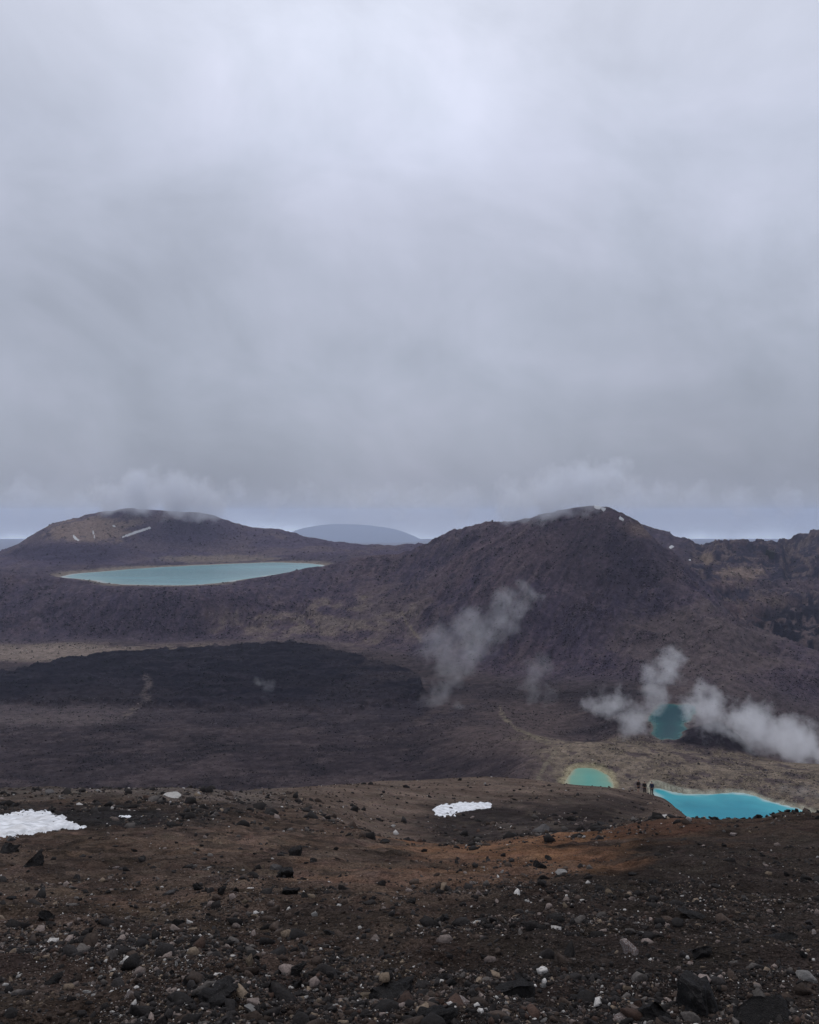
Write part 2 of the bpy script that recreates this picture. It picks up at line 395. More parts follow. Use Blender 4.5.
# right hill, rim below the blue lake
hm = sstep(-20, 50, DG - lO) * sstep(2700, 2400, DG)
lay(hm, (.049, .041, .054))
lay(hm * sstep(.48, .66, N_big) * .7, (.082, .061, .060))
lay(hm * sstep(.46, .62, N_mid) * .7, (.032, .026, .035))
lay(hm * sstep(.54, .66, fbm(XG, DG, 9, 4, .65, 2)) * .5, (.095, .076, .070))
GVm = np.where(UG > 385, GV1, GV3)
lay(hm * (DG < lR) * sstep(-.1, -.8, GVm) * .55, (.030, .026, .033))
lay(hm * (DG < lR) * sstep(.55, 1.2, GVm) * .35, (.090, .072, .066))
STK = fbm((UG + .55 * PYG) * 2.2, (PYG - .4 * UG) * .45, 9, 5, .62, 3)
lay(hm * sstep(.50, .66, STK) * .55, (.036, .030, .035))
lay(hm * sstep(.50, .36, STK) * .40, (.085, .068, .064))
lay(hm * sstep(420, 300, UG) * (DG < lR) * .55 * N_mid, (.062, .050, .060))
lay(blob(330, 622, 110, 22, 900, 1250, N_mid, .8) * .6 * sstep(.4, .6, fbm(UG * 1.0 + PYG * 1.2, PYG * 3.0 - UG * .6, 24, 4, .6, 7)), (.155, .120, .100))  # tan streaks at the hill foot, with painted sunlight in them
lay(blob(390, 615, 50, 30, 900, 1250, N_mid, .8) * .45, (.105, .085, .072))  # same tan ground, sunlit tone painted in
lay(blob(615, 560, 75, 44, 700, 1250, N_mid, .5) * .6, (.030, .025, .031))  # dark face of the tall hill, its shade painted into the colour
lay(blob(560, 620, 110, 30, 700, 1250, N_mid, .5) * .35, (.034, .028, .035))
lay(blob(520, 545, 50, 20, 900, 1300, N_mid, .6) * .4, (.088, .066, .064))
lay(blob(700, 650, 90, 45, 650, 1000, N_mid, .6) * .7, (.088, .072, .060))
# back ridge: crags, pale and reddish outcrops
cm = sstep(668, 700, UG) * (DG > lR)
lay(cm, (.030, .027, .036))
lay(blob(790, 632, 60, 34, 850, 1500, N_mid, .6) * .9, (.013, .012, .016))
lay(cm * sstep(.5, .60, N_mid) * sstep(635, 600, PYG) * .65, (.070, .054, .053))
lay(cm * sstep(.55, .62, fbm(XG, DG, 12, 4, .65, 6)) * .6, (.13, .10, .085))
for (a, b, rx, ry, c, f) in [(742, 573, 24, 7, (.20, .145, .12), .8), (707, 559, 7, 6, (.17, .125, .098), .8), (775, 601, 26, 8, (.13, .095, .08), .6), (732, 584, 26, 5, (.12, .085, .075), .6), (735, 612, 30, 12, (.10, .07, .06), .6), (800, 585, 24, 6, (.10, .075, .07), .5)]:
    lay(blob(a, b, rx, ry, 950, 1700, N_mid, .7) * f, c)
lay(blob(648, 528, 34, 9, 900, 1300, N_mid, .5) * .6, (.115, .088, .070))  # brown crest flank, lightened in colour as if sunlit
# left hill
lm = sstep(0, 60, DG - lS) * sstep(620, 520, UG) * (DG < 2700)
lay(lm, (.070, .058, .074))
lay(lm * sstep(.45, .62, N_big) * .6, (.100, .078, .076))
lay(lm * sstep(.48, .62, N_mid) * .5, (.050, .042, .055))
lay(blob(92, 530, 46, 13, 1800, 2200, N_mid, .7) * .85, (.170, .125, .108))  # brown face, lighter both by its ground and by a painted sun patch
lay(blob(215, 559, 60, 4, 1500, 2000, N_mid, .5) * .55, (.19, .15, .12))
lay(blob(70, 553, 75, 11, 1500, 2000, N_mid, .4) * .85, (.034, .029, .044))
lay(blob(190, 535, 60, 14, 1700, 2300, N_mid, .5) * .6, (.044, .037, .052))
# terrace round the small lakes
ter = sstep(500, 565, UG + (N_mid - .5) * 60) * sstep(330, 360, DG) * sstep(575, 540, DG + (N_mid - .5) * 40)
lay(ter, (.160, .127, .098))
lay(ter * sstep(.5, .68, N_mid) * .55, (.105, .085, .064))
lay(ter * sstep(.52, .62, N_sm) * .6, (.065, .054, .045))
lay(ter * sstep(.56, .64, fbm(XG, DG, 8, 4, .6, 2)) * .7, (.050, .042, .036))
lay(sstep(620, 660, UG) * sstep(530, 560, DG) * sstep(720, 640, DG) * .8, (.075, .060, .052))
lay(sstep(1.5, .9, kq + (N_mid - .5)) * (DG > 480) * (DG < 640), (.022, .019, .021))
for nm, c, wd in (('turquoise', (.34, .33, .26), 3.2), ('mint', (.28, .245, .155), 5.0), ('teal', (.11, .10, .09), 5.0), ('blue', (.21, .175, .14), 34.0)):
    lay(sstep(wd, wd * .15, lake_sd[nm] + (N_sm - .5) * wd * .8) * (.85 if nm != 'blue' else .6), c)
# lava
lava_m = sstep(2.0, -1.5, lava_sd) * (1 - .75 * sstep(672, 716, PYG + (N_mid - .5) * 22) * sstep(.35, .6, N_big)) * (1 - .7 * sstep(330, 430, UG + (N_big - .5) * 160) * sstep(.4, .6, N_mid))
lay(lava_m, (.011, .0105, .014))
lay(lava_m * sstep(.52, .70, fbm(XG * .4, DG, 12, 5, .65, 1)) * .6, (.030, .027, .030))
lay(sstep(30, 0, lava_sd) * sstep(690, 712, PYG) * (DG > 450) * (DG < 900) * .5, (.034, .030, .032))
lay(blob(400, 710, 130, 34, 450, 950, N_mid, .9) * sstep(.46, .6, N_mid) * .7, (.026, .023, .026))
# walkers' trails on the crater floor and the hill foot
def trail(pts, wpx, c, f, d0, d1):
    q = np.full(ZG.shape, 99.0)
    rs = slice(np.searchsorted(ROWS, d0), np.searchsorted(ROWS, d1))
    for (a, b) in zip(pts[:-1], pts[1:]):
        ab = np.array(b, float) - np.array(a, float)
        t = np.clip(((UG[rs] - a[0]) * ab[0] + (PYG[rs] - a[1]) * ab[1]) / (ab @ ab), 0, 1)
        q[rs] = np.minimum(q[rs], np.hypot(UG[rs] - a[0] - t * ab[0], PYG[rs] - a[1] - t * ab[1]))
    lay(sstep(wpx, wpx * .2, q + (N_mid - .5) * wpx * 1.4) * f * .9 * sstep(.25, .6, N_sm), c)
trail([(146, 676), (150, 684), (143, 693), (149, 700), (134, 708), (126, 716)], 5, (.13, .11, .088), .6, 500, 1000)
trail([(402, 612), (406, 622), (414, 632), (422, 642)], 1.8, (.16, .13, .10), .7, 850, 1250)
trail([(500, 708), (504, 718), (514, 727), (530, 735), (548, 742)], 3.2, (.16, .135, .10), .8, 450, 800)
trail([(545, 722), (570, 716), (585, 712)], 2.0, (.12, .10, .08), .5, 500, 800)
trail([(555, 752), (545, 765), (538, 778), (545, 785)], 2.4, (.17, .145, .11), .6, 380, 620)
trail([(640, 630), (680, 655), (730, 690), (765, 715)], 2.0, (.10, .085, .072), .45, 500, 1000)
# foreground slope
nm_ = sstep(260, 200, DG)
lay(nm_, (.092, .064, .050))
lay(nm_ * sstep(.42, .58, N_sm) * .7, (.052, .039, .033))
lay(nm_ * sstep(.50, .62, N_xs) * .7, (.026, .021, .019))
lay(nm_ * sstep(.44, .36, N_xs) * .5, (.105, .080, .066))
dark_r = nm_ * sstep(-40, 60, (UG - 560) * .55 + (PYG - 880) + (N_sm - .5) * 90) * sstep(15, 10, DG * .6)
lay(dark_r * .8, (.031, .026, .024))
lay(nm_ * sstep(660, 760, UG + (N_sm - .5) * 80) * sstep(24, 60, PYG - 800) * .75, (.036, .029, .026))
lay(nm_ * sstep(8.5, 5.5, DG + (N_sm - .5) * 3) * .55, (.032, .026, .024))
lay(blob(540, 851, 150, 21, 8, 32, N_sm, .9) * .8 * sstep(.28, .50, fbm(XG, DG, 2.2, 5, .65, 7)), (.180, .096, .056))
lay(blob(430, 866, 150, 22, 8, 30, N_sm, .9) * .75 * sstep(.36, .58, fbm(XG, DG, 1.6, 5, .65, 5)), (.135, .084, .060))
lay(blob(660, 826, 60, 12, 20, 130, N_sm, .6) * .6, (.095, .048, .032))
lay(blob(640, 808, 50, 8, 60, 135, N_sm, .5) * .5, (.105, .066, .046))
sc = sstep(285, 330, UG + (N_sm - .5) * 60) * sstep(30, 35, DG) * nm_ * sstep(700, 650, UG)
lay(sc * .9, (.108, .082, .069))
lay(sc * blob(520, 826, 125, 26, 30, 120, N_sm, .5) * .95, (.033, .028, .028))
lay(sc * blob(600, 808, 75, 18, 40, 135, N_sm, .5) * .85, (.036, .029, .028))
lay(sc * sstep(.55, .7, fbm(UG * .35 + PYG * 2.4, UG * .5 - PYG * 1.0, 14, 3, .6, 3)) * .35, (.095, .078, .066))
cr = sstep(330, 230, UG) * sstep(36, 42, DG) * nm_
lay(cr * .85, (.105, .090, .082))
lay(blob(70, 818, 170, 15, 22, 46, N_sm, .5) * .95, (.022, .021, .022))
lay(blob(240, 806, 60, 5, 24, 60, N_sm, .6) * .6, (.030, .027, .027))
A *= (1 + .5 * (N_xs - .5) * near + .3 * (N_sm - .5))[..., None].astype(np.float32)
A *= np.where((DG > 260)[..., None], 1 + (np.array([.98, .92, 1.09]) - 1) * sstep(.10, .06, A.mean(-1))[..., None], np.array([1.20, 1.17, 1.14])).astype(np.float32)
A = np.clip(A, .006, .9)

def ground_mat():
    m = bpy.data.materials.new('volcanic_ground'); m.use_nodes = True; g = G(m.node_tree)
    P = g.new('ShaderNodeNewGeometry').outputs['Position']
    at = g.new('ShaderNodeAttribute', attribute_name='alb').outputs['Color']
    nA = g.noise(P, 24.0, 4, .75); nB = g.noise(P, 3.2, 6, .72); nC = g.noise(P, .16, 8, .78)
    f = g.math('MULTIPLY', g.maprange(nA, .3, .72, .38, 1.75, 'LINEAR'), g.maprange(nB, .3, .7, .62, 1.4, 'LINEAR'))
    f = g.math('MULTIPLY', f, g.maprange(nC, .32, .68, .40, 1.65, 'LINEAR'))
    c = g.mix(1.0, at, g.combine(f, f, f), 'MULTIPLY')
    hue = g.noise(P, 1.1, 4, .6, 0, True)
    c = g.mix(.10, c, g.mix(1.0, c, g.mix(1.0, hue, (2, 2, 2), 'MULTIPLY'), 'MULTIPLY'))
    bs = g.new('ShaderNodeBsdfPrincipled'); g.put(bs.inputs['Base Color'], c)
    bs.inputs['Roughness'].default_value = .95; bs.inputs['Specular IOR Level'].default_value = .02
    b1 = g.new('ShaderNodeBump'); b1.inputs['Distance'].default_value = .05; b1.inputs['Strength'].default_value = .8; g.put(b1.inputs['Height'], nA)
    b2 = g.new('ShaderNodeBump'); b2.inputs['Distance'].default_value = 1.6; b2.inputs['Strength'].default_value = .9; g.put(b2.inputs['Height'], nC)
    g.l.new(b1.outputs[0], b2.inputs['Normal']); g.l.new(b2.outputs[0], bs.inputs['Normal'])
    o = g.new('ShaderNodeOutputMaterial'); g.l.new(bs.outputs[0], o.inputs[0]); return m
M_ground = ground_mat()

VG = np.stack([XG, DG, ZG], -1).reshape(-1, 3); AF = A.reshape(-1, 3)
idx = np.arange(NR * NC).reshape(NR, NC)
QF = np.stack([idx[:-1, :-1], idx[:-1, 1:], idx[1:, 1:], idx[1:, :-1]], -1)
fc = lambda a: (a[:-1, :-1] + a[1:, 1:]) * .5
fD, fU, fO, fR_, fS, fL = fc(DG), fc(UG), fc(lO), fc(lR), fc(lS), fc(lava_sd)
reg = np.full(fD.shape, 1)                                         # crater floor
reg[(fD > 330) & (fD < 560) & (fU > 545)] = 2                       # terrace
reg[(fL < 0) & (reg == 1)] = 3
rim = (fD >= fO) & (fD < fR_)
reg[rim & (fU < 345)] = 4; reg[rim & (fU >= 345)] = 5
reg[(fD >= fR_) & (fD < fS) & (fU < 640)] = 6
reg[(fD >= fS) & (fU < 640)] = 7
reg[(fD >= fR_) & (fU >= 640)] = 8
reg[fD > 2650] = 9
reg[fD < 260] = 0
names = ['ground', 'crater_floor', 'lake_terrace', 'lava_flow', 'crater_rim', 'hill', 'lake_shore', 'hill', 'ridge', 'plain']
glabels = ['brown and black volcanic slope strewn with loose rocks in the foreground', 'wide grey brown crater floor below the hills',
           'tan terrace around the two small turquoise lakes', 'black lava flow spread across the crater floor', 'dark rim slope below the long blue lake',
           'tall dark hill on the right with its summit in cloud', 'low shore plateau around the long blue lake', 'rounded brownish hill behind the long blue lake',
           'craggy dark ridge at the right edge behind the tall hill', 'hazy lowland plain beyond the hills']
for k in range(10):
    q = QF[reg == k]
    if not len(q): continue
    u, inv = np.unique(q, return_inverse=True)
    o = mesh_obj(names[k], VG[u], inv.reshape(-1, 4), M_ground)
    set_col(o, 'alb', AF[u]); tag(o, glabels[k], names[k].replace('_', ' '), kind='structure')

# far mountain, 24 km off, and a second one at the left edge
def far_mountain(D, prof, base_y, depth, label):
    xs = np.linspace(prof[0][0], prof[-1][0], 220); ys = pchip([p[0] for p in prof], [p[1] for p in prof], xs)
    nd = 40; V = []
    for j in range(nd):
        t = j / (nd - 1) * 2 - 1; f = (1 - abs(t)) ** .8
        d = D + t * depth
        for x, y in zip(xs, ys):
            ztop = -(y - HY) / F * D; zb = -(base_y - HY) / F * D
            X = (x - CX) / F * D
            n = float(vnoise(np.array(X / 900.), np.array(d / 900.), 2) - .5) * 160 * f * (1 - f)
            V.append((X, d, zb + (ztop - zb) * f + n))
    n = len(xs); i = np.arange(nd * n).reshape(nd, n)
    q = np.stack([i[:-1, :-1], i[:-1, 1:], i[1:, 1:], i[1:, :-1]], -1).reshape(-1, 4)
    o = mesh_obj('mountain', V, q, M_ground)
    set_col(o, 'alb', np.tile(np.array([[.13, .155, .20]]), (len(V), 1))); tag(o, label, 'mountain', kind='structure')  # paler, bluer base colour paints in part of the distance haze
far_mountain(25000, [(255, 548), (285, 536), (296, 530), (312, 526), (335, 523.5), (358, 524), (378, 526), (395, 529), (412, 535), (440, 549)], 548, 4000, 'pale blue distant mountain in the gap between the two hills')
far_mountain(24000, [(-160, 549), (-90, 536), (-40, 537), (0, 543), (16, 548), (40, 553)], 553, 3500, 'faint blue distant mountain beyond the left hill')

# haze: the air itself
def volume_mat(name, color, dens, aniso=0.0):
    m = bpy.data.materials.new(name); m.use_nodes = True; g = G(m.node_tree)
    v = g.new('ShaderNodeVolumePrincipled'); v.inputs['Color'].default_value = color + (1,)
    v.inputs['Density'].default_value = dens; v.inputs['Anisotropy'].default_value = aniso
    o = g.new('ShaderNodeOutputMaterial'); g.l.new(v.outputs[0], o.inputs['Volume']); return m, g, v
hm_, _, _ = volume_mat('haze_air', (.69, .79, 1.0), 4.9e-5, .35)
def box(name, lo, hi, mat):
    V = [(x, y, z) for x in (lo[0], hi[0]) for y in (lo[1], hi[1]) for z in (lo[2], hi[2])]
    return mesh_obj(name, V, [(0, 1, 3, 2), (4, 6, 7, 5), (0, 4, 5, 1), (2, 3, 7, 6), (0, 2, 6, 4), (1, 5, 7, 3)], mat, smooth=False)
zt = float(ZG.max()) + 150
tag(box('haze', (-28000, -60, -1200), (28000, 28500, zt), hm_), 'thin blue haze in the air over the whole crater', 'haze', kind='stuff')

# ------------------------------------------------------------------ water
def water(nm, zw, body, shallow, rim, w_sh, rough, spec, label, step):
    w = POLY[nm]; x0, x1 = min(q[0] for q in w) - 18, max(q[0] for q in w) + 18
    y0, y1 = min(q[1] for q in w) - 18, max(q[1] for q in w) + 18
    if nm == 'blue': x0 -= 15; x1 += 15; y0 -= 15; y1 += 15
    xs, ys = np.arange(x0, x1, step), np.arange(y0, y1, step)
    X, Y = np.meshgrid(xs, ys); sd = sdist(X, Y, w) + (fbm(X, Y, 14 if nm != 'blue' else 50, 3, .5, 3) - .5) * {'blue': 22, 'teal': 8}.get(nm, 5)
    i = np.arange(X.size).reshape(X.shape)
    q = np.stack([i[:-1, :-1], i[:-1, 1:], i[1:, 1:], i[1:, :-1]], -1)
    keep = (sd[:-1, :-1] < step * 1.5)
    q = q[keep]; u, inv = np.unique(q, return_inverse=True)
    V = np.stack([X, Y, np.full(X.shape, zw)], -1).reshape(-1, 3)[u]; s = sd.ravel()[u]
    n = fbm(V[:, 0], V[:, 1], 9 if nm != 'blue' else 70, 3, .5, 1) - .5
    t = sstep(0, 1, (-s + n * w_sh * .5) / w_sh)[:, None]; t2 = sstep(0, 1, (-s + n * w_sh * .3) / (w_sh * .22))[:, None]
    C = np.array(rim) * (1 - t2) + np.array(shallow) * t2; C = C * (1 - t) + np.array(body) * t
    C = C * (1 + .55 * (fbm(V[:, 0] * .35, V[:, 1], 30 if nm != 'blue' else 160, 5, .6, 4) - .5))[:, None]
    m = bpy.data.materials.new('water_' + nm); m.use_nodes = True; g = G(m.node_tree)
    P = g.new('ShaderNodeNewGeometry').outputs['Position']
    bs = g.new('ShaderNodeBsdfPrincipled')
    g.put(bs.inputs['Base Color'], g.new('ShaderNodeAttribute', attribute_name='alb').outputs['Color'])
    bs.inputs['Roughness'].default_value = rough; bs.inputs['IOR'].default_value = 1.33; bs.inputs['Specular IOR Level'].default_value = spec
    b = g.new('ShaderNodeBump'); b.inputs['Strength'].default_value = .25; b.inputs['Distance'].default_value = .05
    g.put(b.inputs['Height'], g.noise(P, 1.3, 3, .6)); g.l.new(b.outputs[0], bs.inputs['Normal'])
    o_ = g.new('ShaderNodeOutputMaterial'); g.l.new(bs.outputs[0], o_.inputs[0])
    o = mesh_obj('lake', V, inv.reshape(-1, 4), m); set_col(o, 'alb', C); tag(o, label, 'lake', kind='structure')
water('turquoise', -140.0, (.003, .19, .255), (.03, .30, .35), (.36, .47, .45), 20, .25, .2, 'bright turquoise lake right of the three walkers', .8)
water('mint', -138.0, (.06, .24, .20), (.13, .26, .19), (.27, .26, .17), 16, .3, .15, 'small round mint green lake with a yellowish rim', .7)
water('teal', -150.0, (.003, .042, .052), (.008, .075, .076), (.05, .11, .10), 12, .25, .15, 'dark teal lake half hidden behind steam', .8)
water('blue', -105.0, (.11, .25, .27), (.15, .29, .29), (.32, .35, .33), 60, .25, .6, 'long pale blue lake on the plateau below the left hill', 4.0)

# ------------------------------------------------------------------ lookup: the first ground point along a line of sight
RUN = np.minimum.accumulate(np.where(DG < 2.0, 5000, PYG), axis=0)
def ground_at(px, py, dmin=0):
    c = int(np.argmin(np.abs(PX - px)))
    col = PYG[:, c]; r0 = np.searchsorted(ROWS, max(dmin, 2.0))
    k = r0 + int(np.argmax(col[r0:] <= py))
    k = min(max(k, 1), NR - 1)
    ya, yb = col[k - 1], col[k]; t = 0 if abs(ya - yb) < 1e-6 else min(max((ya - py) / (ya - yb), 0), 1)
    D = ROWS[k - 1] * (1 - t) + ROWS[k] * t; z = ZG[k - 1, c] * (1 - t) + ZG[k, c] * t
    return Vector(((px - CX) / F * D, D, z))
def height(px, D):
    c = np.clip(np.searchsorted(PX, px), 1, NC - 1); r = np.clip(np.searchsorted(ROWS, D), 1, NR - 1)
    tc = np.clip((px - PX[c - 1]) / (PX[c] - PX[c - 1]), 0, 1); tr = np.clip((D - ROWS[r - 1]) / (ROWS[r] - ROWS[r - 1]), 0, 1)
    return ((ZG[r - 1, c - 1] * (1 - tc) + ZG[r - 1, c] * tc) * (1 - tr) + (ZG[r, c - 1] * (1 - tc) + ZG[r, c] * tc) * tr)

# ------------------------------------------------------------------ snow
def snow_mat():
    m = bpy.data.materials.new('old_snow'); m.use_nodes = True; g = G(m.node_tree)
    P = g.new('ShaderNodeNewGeometry').outputs['Position']; n = g.noise(P, 3.0, 5, .6); n2 = g.noise(P, .8, 4, .6)
    c = g.mix(g.maprange(n, .35, .62), (.44, .45, .47), (.76, .77, .80))
    c = g.mix(g.math('MULTIPLY', g.maprange(n2, .50, .68), .55), c, (.50, .48, .47))
    bs = g.new('ShaderNodeBsdfPrincipled'); g.put(bs.inputs['Base Color'], c); bs.inputs['Roughness'].default_value = .7
    b = g.new('ShaderNodeBump'); b.inputs['Strength'].default_value = .5; b.inputs['Distance'].default_value = .12
    g.put(b.inputs['Height'], n); g.l.new(b.outputs[0], bs.inputs['Normal'])
    o = g.new('ShaderNodeOutputMaterial'); g.l.new(bs.outputs[0], o.inputs[0]); return m
M_snow = snow_mat()
M_thin = M_snow.copy(); M_thin.name = 'thin_snow'
for n_ in M_thin.node_tree.nodes:
    if n_.type == 'MIX':
        for k_ in (6, 7):
            if not n_.inputs[k_].is_linked: n_.inputs[k_].default_value = tuple(v * .62 for v in n_.inputs[k_].default_value[:3]) + (1,)
def snow(poly, d0, d1, thick, edge, amp, label, group=None, lam=7.0):
    """a drift lying on the ground, tapering into it at its edge"""
    rs = slice(np.searchsorted(ROWS, d0), np.searchsorted(ROWS, d1))
    xs = [p[0] for p in poly]; cs = slice(np.searchsorted(PX, min(xs) - 6), np.searchsorted(PX, max(xs) + 6))
    u, v = UG[rs, cs], PYG[rs, cs]
    sd = sdist(u, v, poly) + (fbm(u * .6, v * 1.6, lam, 4, .6, 5) - .5) * amp * 1.5 + (fbm(u, v * 2.2, 2.2, 3, .6, 2) - .5) * amp * .8
    q = QF[rs.start:rs.stop - 1, cs.start:cs.stop - 1]
    keep = np.minimum(np.minimum(sd[:-1, :-1], sd[1:, 1:]), np.minimum(sd[1:, :-1], sd[:-1, 1:])) < 0
    q = q[keep]
    if not len(q): print('no snow', label); return
    ids, qi = np.unique(q, return_inverse=True); qi = qi.reshape(-1, 4); lab = np.arange(len(ids))
    while True:                                    # keep the largest connected piece
        m_ = lab[qi].min(1); new = lab.copy(); np.minimum.at(new, qi.ravel(), np.repeat(m_, 4))
        if (new == lab).all(): break
        lab = new
    big = np.bincount(lab[qi[:, 0]]).argmax(); q = q[lab[qi[:, 0]] == big]
    uu, inv = np.unique(q, return_inverse=True)
    full = np.zeros(NR * NC); full[idx[rs, cs].ravel()] = sd.ravel(); s = full[uu]
    V = VG[uu].copy(); V[:, 2] += np.where(s < 0, thick * (1 - np.exp(s / edge)) + thick * .03, -.5 * thick * np.clip(s, 0, 1))
    o = mesh_obj('snow_patch', V, inv.reshape(-1, 4), M_snow if d0 < 500 else M_thin); tag(o, label, 'snow patch', group)
sg = 'patches of old snow'
snow([(-40, 818), (-10, 817), (15, 813), (44, 811), (60, 816), (72, 820), (84, 826), (78, 829), (50, 829), (30, 834), (18, 836), (-20, 838), (-45, 836)], 18, 46, .07, 2, 5.5, 'largest snow patch, on black ash at the left edge', sg)
snow([(432, 810), (440, 806), (460, 802), (478, 801), (491, 801.5), (490, 806), (478, 809), (462, 812), (448, 816), (436, 814.5)], 34, 100, .10, 1.6, 3.6, 'snow patch lying alone in the middle of the dark scree bowl', sg, 9)
snow([(118, 815.6), (126, 815.4), (133, 816.2), (129, 817.3), (120, 816.8)], 24, 48, .08, 1, 1.2, 'thin snow sliver on black ash right of the largest patch', sg)
snow([(139, 814.6), (142, 814.2), (143.5, 815.6), (140, 816.2)], 24, 48, .08, 1, 1.0, 'tiny snow dot right of the thin sliver on black ash', sg)
snow([(118, 538.2), (124, 535.6), (136, 531), (150, 527.3), (151, 528.0), (140, 532.0), (128, 536.2), (120, 538.8)], 1750, 2250, 1.0, .6, 1.1, 'long slanting snow streak on the left hill', sg, 5)
snow([(72.5, 534), (73.5, 534.5), (77, 538.6), (80, 540.5), (78.5, 541), (75, 539.4), (73, 536.5)], 1700, 2250, 1.0, .6, .6, 'short bent snow streak on the brown face of the left hill', sg, 5)
snow([(91.5, 528), (92.7, 529), (94.6, 535), (94.6, 539), (93.9, 539), (93.5, 535)], 1700, 2250, 1.0, .6, .4, 'narrow upright snow streak on the brown face of the left hill', sg, 5)
snow([(111, 524), (114, 525), (116, 527), (114, 527)], 1700, 2250, 1.0, .6, .4, 'small snow speck near the top of the left hill', sg, 5)
snow([(594, 505), (598, 503), (602, 506.5), (606, 508.5), (604, 511), (601, 509), (598, 509.5), (595.5, 508)], 950, 1300, .8, .6, 1.6, 'snow patch at the cloudy summit of the tall hill', sg, 4)
snow([(608, 509), (612, 511.5), (614.5, 514), (612.5, 515), (610, 512.5)], 950, 1300, .8, .6, .5, 'snow patch just right of the summit snow on the tall hill', sg, 4)
snow([(619, 516), (624, 519), (623, 521), (619, 519)], 900, 1300, .8, .6, .3, 'small snow speck on the crest right of the summit', sg, 4)
snow([(689, 558.5), (693, 556), (694, 557.2), (690.5, 560), (689.4, 561)], 900, 1500, 1.2, .6, 1.0, 'white snow fleck in the notch at the head of the craggy ridge', sg, 4)
snow([(669, 547), (675, 544), (675, 546), (670, 549)], 900, 1500, 1.0, .6, .8, 'tiny snow fleck low on the right crest of the tall hill', sg, 4)

# ------------------------------------------------------------------ rocks
def rock_mat(name, c0, c1, c2, k, sc=3.0):
    m = bpy.data.materials.new(name); m.use_nodes = True; g = G(m.node_tree)
    tc = g.new('ShaderNodeTexCoord').outputs['Object']
    oi = g.new('ShaderNodeObjectInfo').outputs['Random']
    P = g.vmath('ADD', tc, g.combine(g.math('MULTIPLY', oi, 37.0), g.math('MULTIPLY', oi, 91.0), 0.0))
    n = g.noise(P, sc, 6, .65, .3); n2 = g.noise(P, sc * 3.7, 5, .7); n3 = g.noise(P, sc * 12, 3, .6)
    c = g.mix(g.maprange(n, .48, .72), c0, c1)
    c = g.mix(g.maprange(n2, k, k + .10), c, c2)
    f = g.maprange(n3, .3, .7, .6, 1.35, 'LINEAR'); c = g.mix(1.0, c, g.combine(f, f, f), 'MULTIPLY')
    h = g.maprange(oi, 0, 1, .8, 1.2, 'LINEAR'); c = g.mix(1.0, c, g.combine(h, h, h), 'MULTIPLY')
    bs = g.new('ShaderNodeBsdfPrincipled'); g.put(bs.inputs['Base Color'], c)
    bs.inputs['Roughness'].default_value = .9; bs.inputs['Specular IOR Level'].default_value = .2
    b = g.new('ShaderNodeBump'); b.inputs['Strength'].default_value = .9; b.inputs['Distance'].default_value = .06
    g.put(b.inputs['Height'], g.math('ADD', n2, g.math('MULTIPLY', n3, .5))); g.l.new(b.outputs[0], bs.inputs['Normal'])
    o = g.new('ShaderNodeOutputMaterial'); g.l.new(bs.outputs[0], o.inputs[0]); return m
ROCKM = {
    'black': rock_mat('black_lava', (.020, .018, .018), (.036, .032, .031), (.075, .067, .063), .58),
    'brown': rock_mat('brown_lava', (.060, .042, .034), (.036, .028, .025), (.10, .075, .06), .60),
    'grey': rock_mat('grey_rock', (.11, .10, .098), (.062, .057, .056), (.20, .19, .18), .60),
    'pink': rock_mat('pink_white_rock', (.27, .20, .18), (.10, .07, .062), (.52, .48, .46), .48),
    'white': rock_mat('white_rock', (.42, .40, .38), (.27, .245, .225), (.60, .58, .56), .56),
    'tan': rock_mat('tan_rock', (.25, .19, .13), (.13, .095, .068), (.38, .33, .27), .56),
}
def ico(sub):
    bm = bmesh.new(); bmesh.ops.create_icosphere(bm, subdivisions=sub, radius=1)
    V = np.array([v.co[:] for v in bm.verts]); Fc = np.array([[v.index for v in f.verts] for f in bm.faces]); bm.free(); return V, Fc
def rock_verts(V, r, cuts, jag, flat, elong):
    W = V.copy()
    for _ in range(cuts):                          # break faces off
        n = r.normal(size=3); n /= np.linalg.norm(n); d = r.uniform(.30, .80)
        s = W @ n; W = W - np.outer(np.maximum(s - d, 0), n)
    k = r.integers(0, 90)
    for lam, a in ((1.1, .22), (.55, .14 * jag), (.28, .10 * jag), (.13, .05 * jag)):
        n3 = (vnoise(V[:, 0] / lam + k, V[:, 1] / lam, 1) + vnoise(V[:, 1] / lam + k, V[:, 2] / lam, 2) + vnoise(V[:, 2] / lam, V[:, 0] / lam + k, 3)) / 1.5 - 1
        W = W * (1 + a * n3[:, None])
    for _ in range(3 * cuts // 4 if jag < 2 else 2):   # fresh breaks across the worn shape
        n = r.normal(size=3); n /= np.linalg.norm(n); q_ = W @ n
        W = W - np.outer(np.maximum(q_ - r.uniform(.45, .85) * q_.max(), 0), n)
    W *= np.array([1, elong, flat]); return W / np.abs(W[:, :2]).max()
V3, F3 = ico(4); V5, F5 = ico(5)
ROCKV = []
for i in range(14):
    r_ = np.random.default_rng(100 + i); jag = [.5, 1.6][i % 2]
    if i % 2 == 0: ROCKV.append((rock_verts(V3, r_, 11, jag, r_.uniform(.55, .95), r_.uniform(.65, .95)), F3))
    else: ROCKV.append((rock_verts(V5, r_, 6, 2.7, r_.uniform(.6, .95), r_.uniform(.65, .95)), F5))
ROCKME = {}
